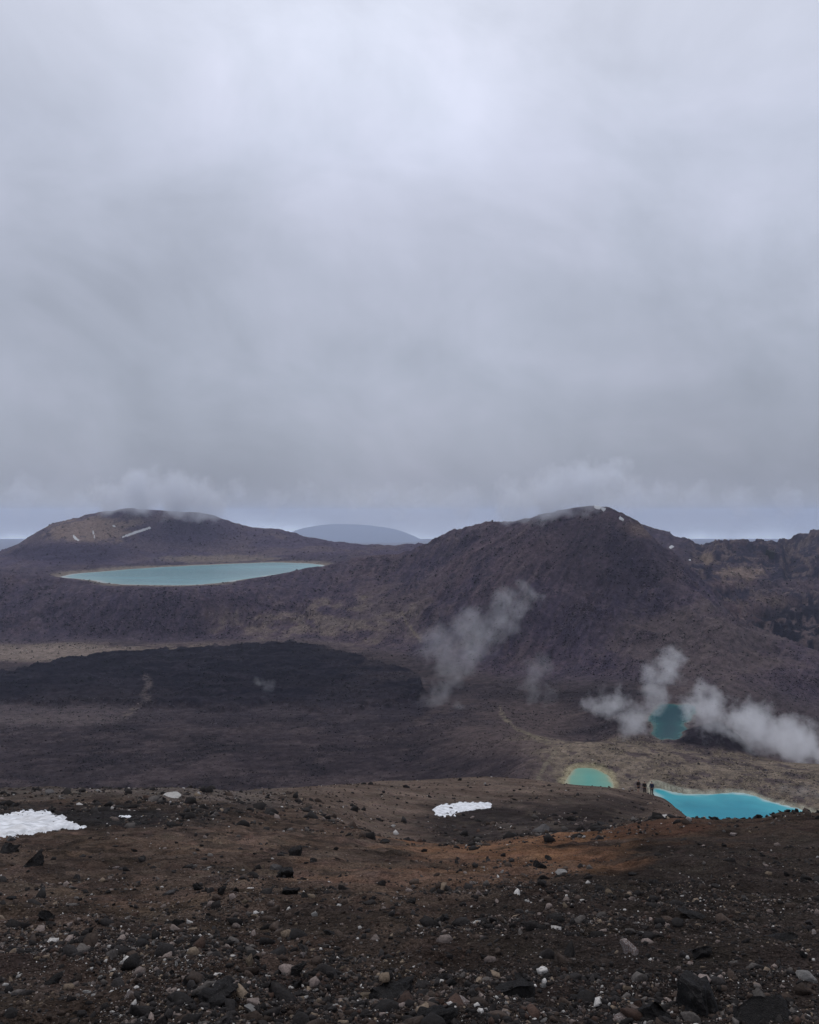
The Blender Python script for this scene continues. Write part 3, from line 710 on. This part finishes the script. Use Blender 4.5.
def rock_mesh(i, kind):
    if (i, kind) not in ROCKME:
        me = bpy.data.meshes.new('rock'); V, Fc = ROCKV[i]
        me.from_pydata([tuple(v) for v in V], [], [tuple(map(int, f)) for f in Fc]); me.update()
        me.polygons.foreach_set('use_smooth', np.ones(len(me.polygons), dtype=bool))
        me.set_sharp_from_angle(angle=R(32)) if hasattr(me, 'set_sharp_from_angle') else None
        me.materials.append(ROCKM[kind]); ROCKME[(i, kind)] = me
    return ROCKME[(i, kind)]
proto_rock = bpy.data.objects.new('rock', rock_mesh(0, 'black'))
used = []
def place_rock(px, py, wpx, kind, shape, label, group=None, flat=1.0, rz=None, bury=.3, tilt=.5, at=None):
    p = at if at is not None else ground_at(px, py)
    o = proto_rock.copy(); o.data = rock_mesh(shape, kind); COL.objects.link(o)
    s = wpx * p.y / F * .5
    o.scale = (s, s, s * flat)
    o.rotation_euler = (random.uniform(-tilt, tilt), random.uniform(-tilt, tilt), random.uniform(0, 6.28) if rz is None else rz)
    o.location = (p.x, p.y, p.z + s * flat * (.55 - bury * 1.5))
    tag(o, label, 'rock', group); used.append((p.x, p.y, s)); return o
# the ones that stand out
SPECIAL = [
    (632, 949, 27, 'pink', 0, 'pale pink angular rock alone on black ground, right of middle', .85),
    (618, 1016, 30, 'pink', 2, 'pink and white lumpy rock cut by the bottom edge', .9),
    (805, 976, 21, 'white', 4, 'pitted white grey rock near the right edge', 1.0),
    (465, 1003, 30, 'pink', 6, 'long pink streaked rock low in the middle', .6),
    (250, 961, 14, 'tan', 8, 'upright tan block of rock standing left of middle', 1.35),
    (253, 1008, 20, 'white', 10, 'flat pale oval stone near the bottom left', .5),
    (131, 993, 16, 'pink', 12, 'rounded salmon pink rock beside a black hollow', .95),
    (89, 991, 12, 'white', 0, 'small white tilted slab near the bottom left', .5),
    (171, 891, 18, 'grey', 2, 'pale grey domed boulder among small stones on the left', .9),
    (366, 997, 22, 'tan', 4, 'ochre tan broken rock low left of middle', .8),
    (315, 913, 9, 'white', 6, 'small bright white stone on bare brown ash', .8),
    (222, 891, 14, 'black', 1, 'black round lump on brown ash left of middle', 1.0),
    (172, 796, 25, 'white', 10, 'long low whitish boulder on the grey crest', .2),
    (456, 861, 14, 'black', 3, 'black round lump on the orange ash', 1.0),
    (540, 865, 17, 'black', 5, 'wider black lump at the lower edge of the orange ash', .9),
    (561, 872, 14, 'white', 10, 'pale stone right of the wide black lump', .8),
    (34, 862, 30, 'black', 7, 'pointed black boulder below the left snow patch', 1.0),
    (8, 847, 40, 'black', 9, 'long black boulder at the left edge below snow', .6),
    (12, 838, 14, 'grey', 12, 'grey rounded stone against the front of the left snow', 1.0),
    (289, 872, 36, 'black', 11, 'large jagged black lava lump left of middle', .9),
    (276, 868, 15, 'grey', 8, 'frosted grey rock against the jagged black lump', .9),
    (295, 853, 20, 'black', 13, 'upper black lava knob behind the frosted grey rock', 1.0),
    (700, 1000, 96, 'black', 1, 'big black lava outcrop low on the right', .62),
    (752, 1012, 76, 'black', 5, 'second black lava outcrop right of the biggest one', .6),
    (655, 1012, 58, 'black', 9, 'black outcrop between pink lumpy rock and biggest outcrop', .7),
    (690, 912, 34, 'black', 11, 'broad dark hump on the upper right slope', .5),
    (780, 935, 50, 'black', 3, 'long dark ledge of lava near the right edge', .45),
    (215, 992, 62, 'black', 13, 'dusty black boulder low on the left', .75),
    (395, 990, 60, 'black', 7, 'black lava mass low left of the long pink rock', .7),
    (522, 990, 58, 'black', 5, 'black hollowed boulder low in the middle', .8),
    (555, 975, 14, 'brown', 0, 'rust brown rock on the black ground low in the middle', 1.0),
    (430, 1018, 56, 'black', 13, 'black rock under the long pink streaked rock', .7),
    (600, 822, 24, 'black', 3, 'dark rock on the orange rim in front of the walkers', .7),
    (540, 829, 26, 'grey', 12, 'flat dark grey rock at the lower end of the scree bowl', .5),
    (383, 841, 14, 'black', 5, 'low black stone at the edge of the scree fan', .6),
    (690, 820, 9, 'white', 6, 'small pale rock on the rim below the lake', .9),
    (642, 932, 8, 'white', 4, 'small round white pebble above the pink angular rock', .8),
    (28, 905, 14, 'brown', 2, 'smooth brown domed stone on bare ash at left', .7),
    (50, 792, 13, 'grey', 10, 'grey block on the crest above the left snow', .7),
    (289, 792, 13, 'brown', 12, 'reddish dark rock on the crest left of middle', .6),
]
for (px, py, w, kind, sh, lab, fl) in SPECIAL:
    place_rock(px, py + w * .12 * min(fl * 1.5, 1), w, kind, sh, lab, None, fl, tilt=.3 if fl > .3 else .06, bury=.28)
# the rocky lip in front of the turquoise lake
for i in range(26):
    px = 706 + i * 4.6 + random.uniform(-3, 3); c = int(np.argmin(np.abs(PX - px)))
    r0, r1 = np.searchsorted(ROWS, [22, 38]); k = r0 + int(np.argmin(PYG[r0:r1, c]))
    place_rock(px, 0, random.choice([3, 4, 5, 6, 8]), 'black', random.choice([1, 3, 5, 7, 9, 11, 13]), 'jagged black lava block on the lip in front of the turquoise lake',
               'lava blocks on the lip', random.uniform(.55, .9), at=Vector(((px - CX) / F * ROWS[k], ROWS[k], ZG[k, c])), bury=.2)
CL = {'black': ('dark jagged lava rock half sunk in the slope', 'dark lava rocks on the slope'), 'brown': ('dull brown rock lying on the ash slope', 'brown rocks on the slope'),
      'grey': ('grey angular stone lying on the ash slope', 'grey stones on the slope'), 'pink': ('small pinkish stone lying on the ash slope', 'pinkish stones on the slope'),
      'white': ('small off white stone lying on the ash slope', 'off white stones on the slope'), 'tan': ('small tan stone lying on the ash slope', 'tan stones on the slope')}
def clutter(px, py):
    """where stones gather: the lower left field, the dark lower right, the crest"""
    v = .38 + .9 * math.exp(-(((px - 110) / 130) ** 2 + ((py - 945) / 60) ** 2)) + .8 * math.exp(-(((px - 480) / 330) ** 2 + ((py - 1010) / 50) ** 2))
    v += .4 * math.exp(-(((px - 560) / 150) ** 2 + ((py - 885) / 30) ** 2)) + .35 * math.exp(-(((px - 230) / 110) ** 2 + ((py - 900) / 70) ** 2))
    return v
n_r = 0; tries = 0
while n_r < 205 and tries < 9000:
    tries += 1
    px, py = random.uniform(-4, 823), 812 + 214 * random.random() ** .8
    if random.random() > clutter(px, py) / 1.3: continue
    p = ground_at(px, py)
    if p.y > 40 or (px > 285 and p.y > 26): continue
    kind = random.choices(['black', 'brown', 'grey', 'pink', 'white', 'tan'], [52, 16, 9, 9, 6, 8])[0]
    w = min(5.5 * random.paretovariate(2.2), 28 if kind == 'black' else (7 if kind == 'white' else 10)) * (.8 + .4 * (py - 810) / 214)
    s = w * p.y / F * .5
    if any((p.x - a) ** 2 + (p.y - b) ** 2 < (.9 * (s + c)) ** 2 for a, b, c in used): continue
    sh = random.choice([1, 3, 5, 7, 9, 11, 13]) if kind == 'black' else random.choice([0, 2, 4, 6, 8, 10, 12, 1, 5])
    place_rock(px, py, w, kind, sh, CL[kind][0], CL[kind][1], random.uniform(.6, 1.0)); n_r += 1

# loose stones too many to count: one object
def gravel_mat():
    m = bpy.data.materials.new('gravel'); m.use_nodes = True; g = G(m.node_tree)
    P = g.new('ShaderNodeNewGeometry').outputs['Position']
    at = g.new('ShaderNodeAttribute', attribute_name='alb').outputs['Color']
    n = g.noise(P, 60, 4, .65); f = g.maprange(n, .3, .7, .55, 1.4, 'LINEAR')
    bs = g.new('ShaderNodeBsdfPrincipled'); g.put(bs.inputs['Base Color'], g.mix(1.0, at, g.combine(f, f, f), 'MULTIPLY'))
    bs.inputs['Roughness'].default_value = .92; bs.inputs['Specular IOR Level'].default_value = .15
    b = g.new('ShaderNodeBump'); b.inputs['Strength'].default_value = .7; b.inputs['Distance'].default_value = .01
    g.put(b.inputs['Height'], n); g.l.new(b.outputs[0], bs.inputs['Normal'])
    o = g.new('ShaderNodeOutputMaterial'); g.l.new(bs.outputs[0], o.inputs[0]); return m
M_gravel = gravel_mat()
def scatter(n, sub, smin, smax, alpha, dmin, dmax, minpx):
    V0, F0 = ico(sub); protos = [rock_verts(V0, np.random.default_rng(500 + i), 9, 1.8, np.random.default_rng(i).uniform(.5, .95), np.random.default_rng(i + 50).uniform(.5, .95)) for i in range(10)]
    D = np.exp(rng.uniform(math.log(dmin), math.log(dmax), n)); px = rng.uniform(-90, 910, n)
    z = height(px, D); py = px_row(z, D)
    s = smin * rng.random(n) ** (-1 / alpha); s = np.minimum(s, smax)
    cl = np.array([clutter(a, b) for a, b in zip(px, py)])
    N = fbm((px - CX) / F * D, D, 1.4, 3, .6, 5)
    keep = (s * 2 * F / D > minpx) & (rng.random(n) < np.clip(cl * (.26 + 7.5 * np.clip(N - .45, 0, 1)), 0, 1))
    keep &= ~((px > 285) & (D > 27) & (rng.random(n) > .8))
    px, D, z, s = px[keep], D[keep], z[keep], s[keep]; m = len(px)
    s0 = s.copy()
    cols = np.array([(.020, .0175, .017), (.052, .038, .031), (.085, .075, .069), (.165, .132, .118), (.38, .36, .34), (.17, .13, .095), (.050, .031, .024)])
    pyk = px_row(z, D); low = np.exp(-(((px - 100) / 130) ** 2 + ((pyk - 945) / 75) ** 2)) > .45
    kd = np.where(low, rng.choice(7, m, p=[.32, .18, .12, .15, .10, .09, .04]), rng.choice(7, m, p=[.43, .22, .10, .085, .055, .065, .045])); s = s0 * np.array([1.2, 1.05, .95, .85, .72, .8, 1.0])[kd]
    C = cols[kd] * rng.uniform(.65, 1.35, (m, 1))
    nv = len(V0); out = np.zeros((m, nv, 3), np.float32)
    for i in range(m):
        W = protos[rng.integers(0, 10)]; a, b = rng.uniform(0, 6.28), rng.uniform(-1.1, 1.1)
        ca, sa, cb, sb = math.cos(a), math.sin(a), math.cos(b), math.sin(b)
        Rm = np.array([[ca, -sa * cb, sa * sb], [sa, ca * cb, -ca * sb], [0, sb, cb]])
        out[i] = W @ Rm.T * s[i] + ((px[i] - CX) / F * D[i], D[i], z[i] + s[i] * .05)
    Fc = (F0[None] + (np.arange(m) * nv)[:, None, None]).reshape(-1, 3)
    return out.reshape(-1, 3), Fc, np.repeat(C, nv, 0)
parts = [scatter(12000, 2, .013, .08, 2.1, 3.0, 18, 3.0), scatter(190000, 1, .0045, .03, 2.2, 3.0, 12, 1.0), scatter(42000, 1, .010, .09, 2.2, 6, 60, 1.1), scatter(14000, 1, .03, .22, 2.2, 22, 58, 1.2), scatter(26000, 1, .05, .30, 2.3, 30, 128, 1.0)]
Vs, Fs, Cs, off = [], [], [], 0
for v, f, c in parts: Vs.append(v); Fs.append(f + off); Cs.append(c); off += len(v)
gv = mesh_obj('gravel', np.concatenate(Vs), np.concatenate(Fs), M_gravel, smooth=False)
set_col(gv, 'alb', np.concatenate(Cs)); tag(gv, 'loose gravel and small stones scattered over the ash slope', 'gravel', kind='stuff')
print('gravel faces', len(gv.data.polygons), 'rocks', n_r)

# dark rock knob beside the teal lake
def knob(px, D, w, h, label):
    V, Fc = ico(5); W = rock_verts(V, np.random.default_rng(77), 5, 1.3, .8, .8)
    z = float(height(np.array([px]), np.array([D]))[0])
    W = W * np.array([w / 2, w / 2, h / .8]); W += np.array([(px - CX) / F * D, D, z - h * .25])
    o = mesh_obj('rock_outcrop', W, Fc, ROCKM['black']); tag(o, label, 'rock outcrop')
knob(772, 1440, 20, 20, 'dark rock tower standing on the skyline of the craggy ridge')
# rubble too small and too much to count, all over the crater floor and the hill sides
prev = np.vstack([np.full((1, NC), 5000.0), RUN[:-1]])
gain = np.clip(prev - PYG, 0, 3) * ((DG > 270) & (DG < 2150) & (UG > -60) & (UG < 880))
for sd in lake_sd.values(): gain = gain * (sd > 2)
gain = gain * (.15 + 5 * np.clip(N_mid - .46, 0, 1)) * np.where(DG > 1400, .5, 1)
cum = np.cumsum(gain.ravel()); pick = np.searchsorted(cum, rng.random(52000) * cum[-1]); pick = np.minimum(pick, NR * NC - 1)
V0, F0 = ico(1); pr = [rock_verts(V0, np.random.default_rng(900 + i), 6, 1.5, .8, .85) for i in range(8)]
n_p = len(pick); nx = np.minimum(pick + NC, NR * NC - 1); fr = rng.random(n_p)[:, None]; p_ = VG[pick] * (1 - fr) + VG[nx] * fr
sz = .42 * p_[:, 1] / F * np.minimum(rng.random(n_p) ** (-1 / 2.4), 3.2)
Wv = np.stack([pr[k] for k in rng.integers(0, 8, n_p)]); an = rng.uniform(0, 6.28, n_p); ca, sa = np.cos(an)[:, None], np.sin(an)[:, None]
Wv = np.stack([Wv[..., 0] * ca - Wv[..., 1] * sa, Wv[..., 0] * sa + Wv[..., 1] * ca, Wv[..., 2]], -1) * sz[:, None, None] + p_[:, None, :]
tone = rng.choice([.35, .6, 1.5, 2.1], n_p, p=[.42, .28, .20, .10])
Cr = np.clip(AF[pick] * tone[:, None], .008, .3)
rb = mesh_obj('rubble', Wv.reshape(-1, 3), (F0[None] + (np.arange(n_p) * len(V0))[:, None, None]).reshape(-1, 3), M_gravel, smooth=False)
set_col(rb, 'alb', np.repeat(Cr, len(V0), 0)); tag(rb, 'fine rubble scattered over the crater floor and hill sides', 'rubble', kind='stuff')
# little dark boulders dotted over the terrace
for i in range(26):
    px, D = random.uniform(540, 800), random.uniform(418, 470)
    if min(float(lake_sd[n][np.searchsorted(ROWS, D), np.searchsorted(PX, px)]) for n in ('turquoise', 'mint')) < 3: continue
    p = Vector(((px - CX) / F * D, D, float(height(np.array([px]), np.array([D]))[0])))
    place_rock(px, 0, random.uniform(1.5, 4.0), 'black', random.choice([1, 3, 5, 7]), 'dark boulder dotted on the tan terrace by the lakes', 'boulders on the terrace', .7, at=p)

# ------------------------------------------------------------------ three walkers above the turquoise lake
def cloth(name, c):
    m = bpy.data.materials.new(name); m.use_nodes = True; g = G(m.node_tree)
    P = g.new('ShaderNodeTexCoord').outputs['Object']; n = g.noise(P, 14, 4, .6); f = g.maprange(n, .3, .7, .75, 1.25, 'LINEAR')
    bs = g.new('ShaderNodeBsdfPrincipled'); g.put(bs.inputs['Base Color'], g.mix(1.0, c, g.combine(f, f, f), 'MULTIPLY')); bs.inputs['Roughness'].default_value = .85
    o = g.new('ShaderNodeOutputMaterial'); g.l.new(bs.outputs[0], o.inputs[0]); return m
M_skin = cloth('skin', (.36, .21, .15))
def skin_mesh(name, verts, edges, radii, mat, parent, root=0, sub=2):
    me = bpy.data.meshes.new(name); me.from_pydata(verts, edges, []); me.update()
    o = bpy.data.objects.new(name, me); COL.objects.link(o)
    o.modifiers.new('skin', 'SKIN').use_smooth_shade = True
    sv = me.skin_vertices[0].data
    for i, r in enumerate(radii):
        sv[i].radius = r if isinstance(r, tuple) else (r, r); sv[i].use_root = (i == root)
    s = o.modifiers.new('sub', 'SUBSURF'); s.levels = sub; s.render_levels = sub
    dg = bpy.context.evaluated_depsgraph_get(); ev = o.evaluated_get(dg); m2 = bpy.data.meshes.new_from_object(ev)
    o.modifiers.clear(); o.data = m2; m2.materials.clear(); m2.materials.append(mat); o.parent = parent; return o
def walker(px, D, rz, h, jacket, trousers, hat, bare_legs, stride, label):
    k = h / 1.75; z = float(height(np.array([px]), np.array([D]))[0])
    e = bpy.data.objects.new('person', None); COL.objects.link(e); e.location = ((px - CX) / F * D, D, z - .02); e.rotation_euler = (0, 0, rz); e.scale = (k, k, k)
    tag(e, label, 'person', 'walkers above the lake')
    V, E, Rr = [], [], []
    def a(p, r, to=None):
        V.append(p); Rr.append(r)
        if to is not None: E.append((to, len(V) - 1))
        return len(V) - 1
    pel = a((0, 0, .94), (.16, .11)); wst = a((0, 0, 1.10), (.14, .10), pel); che = a((0, .0, 1.32), (.17, .11), wst); nb = a((0, 0, 1.47), (.065, .06), che)
    hd0 = a((0, -.01, 1.55), (.068, .075), nb); hd1 = a((0, -.02, 1.64), (.082, .098), hd0); a((0, -.005, 1.72), (.06, .07), hd1)
    a((0, -.105, 1.615), (.014, .014), hd1)                      # nose
    for s in (-1, 1):
        sh = a((s * .19, 0, 1.40), .062, che); el = a((s * .245, .03, 1.14), .044, sh); wr = a((s * .235, -.06, .90), .030, el)
        pa = a((s * .235, -.075, .845), (.036, .022), wr)
        for j in range(4): f1 = a((s * .235, -.105 + j * .021, .79), .009, pa); a((s * (.225), -.112 + j * .021, .745 - (.01 if j in (1, 2) else 0)), .008, f1)
        a((s * .215, -.125, .82), .010, pa)
        hp = a((s * .095, 0, .87), .088, pel); kn = a((s * .105, -.03 + s * stride, .49), .060, hp); an = a((s * .11, .01 + s * stride * 1.5, .09), .040, kn)
        a((s * .125, -.15 + s * stride * 1.5, .035), (.040, .032), an)
    skin_mesh('body', V, E, Rr, M_skin, e)
    V, E, Rr = [], [], []
    p0 = a((0, 0, .88), (.20, .15)); p1 = a((0, 0, 1.08), (.18, .14), p0); p2 = a((0, 0, 1.33), (.205, .15), p1); a((0, 0, 1.46), (.10, .09), p2)
    for s in (-1, 1):
        sh = a((s * .19, 0, 1.40), .088, p2); el = a((s * .25, .03, 1.14), .066, sh); a((s * .24, -.05, .93), .052, el)
    skin_mesh('jacket', V, E, Rr, cloth('jacket_cloth', jacket), e)
    V, E, Rr = [], [], []
    p0 = a((0, 0, .95), (.185, .135))
    for s in (-1, 1):
        hp = a((s * .10, 0, .84), .112, p0); kn = a((s * .108, -.03 + s * stride, .50), .085, hp)
        if not bare_legs: a((s * .11, .01 + s * stride * 1.5, .11), .070, kn)
    skin_mesh('trousers', V, E, Rr, cloth('trouser_cloth', trousers), e)
    for s in (-1, 1):
        y = s * stride * 1.5
        skin_mesh('boot', [(s * .11, .03 + y, .12), (s * .113, .02 + y, .05), (s * .128, -.15 + y, .045)], [(0, 1), (1, 2)], [.06, .062, (.052, .042)], cloth('boot_leather', (.03, .025, .022)), e)
    skin_mesh('hat', [(0, 0, 1.665), (0, 0, 1.735), (0, 0, 1.785)], [(0, 1), (1, 2)], [(.098, .112), (.095, .108), (.05, .055)], cloth('hat_wool', hat), e)
wz = lambda px: float(ROWS[np.searchsorted(ROWS, 100):][np.argmin(PYG[np.searchsorted(ROWS, 100):np.searchsorted(ROWS, 135), np.argmin(np.abs(PX - px))])])
for px, rz, h, ja, tr, ha, bl, st, lab in (
        (638.2, R(15), 1.72, (.022, .014, .014), (.028, .02, .02), (.02, .016, .016), True, .05, 'leftmost walker in a black jacket and shorts above the lake'),
        (644.4, R(-25), 1.66, (.018, .016, .016), (.022, .018, .018), (.03, .02, .02), False, .03, 'middle walker dressed all in black above the lake'),
        (651.6, R(160), 1.85, (.014, .022, .055), (.016, .020, .036), (.03, .035, .045), False, .02, 'rightmost walker in a dark blue jacket above the lake')):
    D_ = wz(px) - .4; print('walker', D_, PYG[np.searchsorted(ROWS, D_), np.argmin(np.abs(PX - px))])
    walker(px, D_, rz, h, ja, tr, ha, bl, st, lab)

# ------------------------------------------------------------------ steam and the cloud wisps on the summits
def plume(name, puffs, D, dens, label, cat, kind, nscale, thresh, color=(.95, .95, .97), bury=0, step=1.0, dspread=.5, soft=.35, stretch=(1, 1, 1)):
    C = []
    for (px, py, r) in puffs:
        d = D + random.uniform(-dspread, dspread) * r * D / F
        C.append((Vector(((px - CX) / F * d, d, -(py - HY) / F * d)), r * D / F))
    org = min((c for c, r in C), key=lambda v: v.z).copy()
    bm = bmesh.new()
    for c, r in C:
        bmesh.ops.create_icosphere(bm, subdivisions=3, radius=r * 1.02, matrix=Matrix.Translation(c - org) @ Matrix.Diagonal(tuple(stretch) + (1,)))
    me = bpy.data.meshes.new(name); bm.to_mesh(me); bm.free()
    o = bpy.data.objects.new(name, me); COL.objects.link(o); o.location = org
    rm = o.modifiers.new('hull', 'REMESH'); rm.mode = 'VOXEL'; rm.voxel_size = max(min(r for c, r in C) * .14, .2)
    dg = bpy.context.evaluated_depsgraph_get(); m2 = bpy.data.meshes.new_from_object(o.evaluated_get(dg)); o.modifiers.clear(); o.data = m2
    m, g, v = volume_mat(name + '_vapour', color, 0.0, .1)
    P = g.new('ShaderNodeTexCoord').outputs['Object']
    S_ = sum(r for c, r in C) / len(C)
    warp = g.vmath('SCALE', g.vmath('SUBTRACT', g.noise(P, nscale / S_ * .8, 4, .55, 0, True), (.5, .5, .5)), scale=S_ * 1.5)
    Q = g.vmath('ADD', P, warp)
    tot = None
    for c, r in C:
        loc = c - org
        q = g.vmath('SUBTRACT', Q, tuple(loc))
        if stretch != (1, 1, 1): q = g.vmath('DIVIDE', q, tuple(stretch))
        f = g.maprange(g.vmath('LENGTH', q), r * .05, r * .95, 1.0, 0.0)
        tot = f if tot is None else g.math('MAXIMUM', tot, f)
    n = g.noise(P, nscale / S_ * 1.9, 8, .70, 1.1)
    dn = g.maprange(g.math('SUBTRACT', tot, g.math('MULTIPLY', n, thresh)), 0.0, soft, 0.0, 1.0, 'LINEAR')
    # vapour thins to nothing before the hull
    edge = None
    for c, r in C:
        q = g.vmath('SUBTRACT', P, tuple(c - org))
        if stretch != (1, 1, 1): q = g.vmath('DIVIDE', q, tuple(stretch))
        f = g.maprange(g.vmath('LENGTH', q), r * .72, r * 1.0, 1.0, 0.0)
        edge = f if edge is None else g.math('MAXIMUM', edge, f)
    g.put(v.inputs['Density'], g.math('MULTIPLY', g.math('MULTIPLY', dn, edge), dens))
    m2.materials.clear(); m2.materials.append(m)
    tag(o, label, cat, kind=kind); return o
T = 'thing'; random.seed(23)
def along(pts, n, jit):
    P = np.array(pts, float); t = np.linspace(0, len(P) - 1, n); out = []
    for q in t:
        k = min(int(q), len(P) - 2); f = q - k; a = P[k] * (1 - f) + P[k + 1] * f
        out.append((a[0] + random.uniform(-jit, jit) * a[2], a[1] + random.uniform(-jit, jit) * a[2], a[2] * random.uniform(.8, 1.2)))
    return out
plume('steam_plume', along([(452, 706, 30), (444, 674, 42), (466, 655, 46), (482, 632, 42), (502, 614, 34), (524, 598, 28)], 13, .4), 700, .026, 'tall wispy steam plume rising from the crater floor in the middle', 'steam', T, 1.9, 1.12, soft=1.0)
plume('steam_plume', along([(545, 692, 24), (528, 676, 28), (536, 656, 26)], 5, .35), 690, .022, 'fainter steam puff just right of the tall wispy plume', 'steam', T, 1.9, 1.12, soft=1.0)
plume('steam_plume', along([(586, 696, 26), (616, 706, 34), (636, 726, 30), (642, 708, 32), (654, 684, 31), (668, 662, 27)], 14, .3), 550, .075, 'white steam cloud billowing over the left side of the teal lake', 'steam', T, 1.9, 1.05, soft=.9)
plume('steam_plume', along([(690, 704, 30), (716, 710, 36), (744, 724, 38), (770, 730, 42), (794, 744, 42), (814, 758, 34), (836, 770, 26)], 14, .3), 525, .095, 'thick white steam cloud drifting right over the dark rock knob', 'steam', T, 1.9, .97, soft=.8)
plume('steam_plume', along([(262, 684, 13), (265, 696, 12), (261, 712, 11), (264, 726, 9)], 6, .5), 740, .018, 'tiny lone steam puff on the black lava flow', 'steam', T, 1.6, .85, soft=.7)
plume('steam_plume', [(800, 792, 20), (818, 798, 22), (784, 788, 14)], 400, .020, 'thin steam wisp at the right end of the turquoise lake', 'steam', T, 1.7, .85, soft=.7)
plume('cloud_wisp', [(550, 495, 46), (582, 487, 48), (516, 503, 32), (612, 478, 36)], 1075, .055, 'thin cloud wisp clinging to the summit of the tall hill', 'cloud_wisp', 'stuff', 2.2, .55, (.86, .88, .93), dspread=.2, soft=1.0)  # hilltop cloud as a volume reaching into the haze box
plume('cloud_wisp', [(112, 496, 34), (142, 492, 42), (176, 494, 44), (208, 501, 34)], 2050, .034, 'thin cloud wisp clinging to the top of the left hill', 'cloud_wisp', 'stuff', 2.2, .55, (.86, .88, .93), dspread=.2, soft=1.0)
plume('cloud', along([(-90, 500, 34), (120, 498, 36), (260, 498, 26), (400, 497, 28), (560, 494, 40), (700, 500, 36), (900, 502, 36)], 24, .25), 9000, .0065, 'ragged grey cloud base hanging low behind the hills', 'cloud', 'stuff', 1.5, .9, (.90, .92, .97), dspread=1.0, soft=1.0)
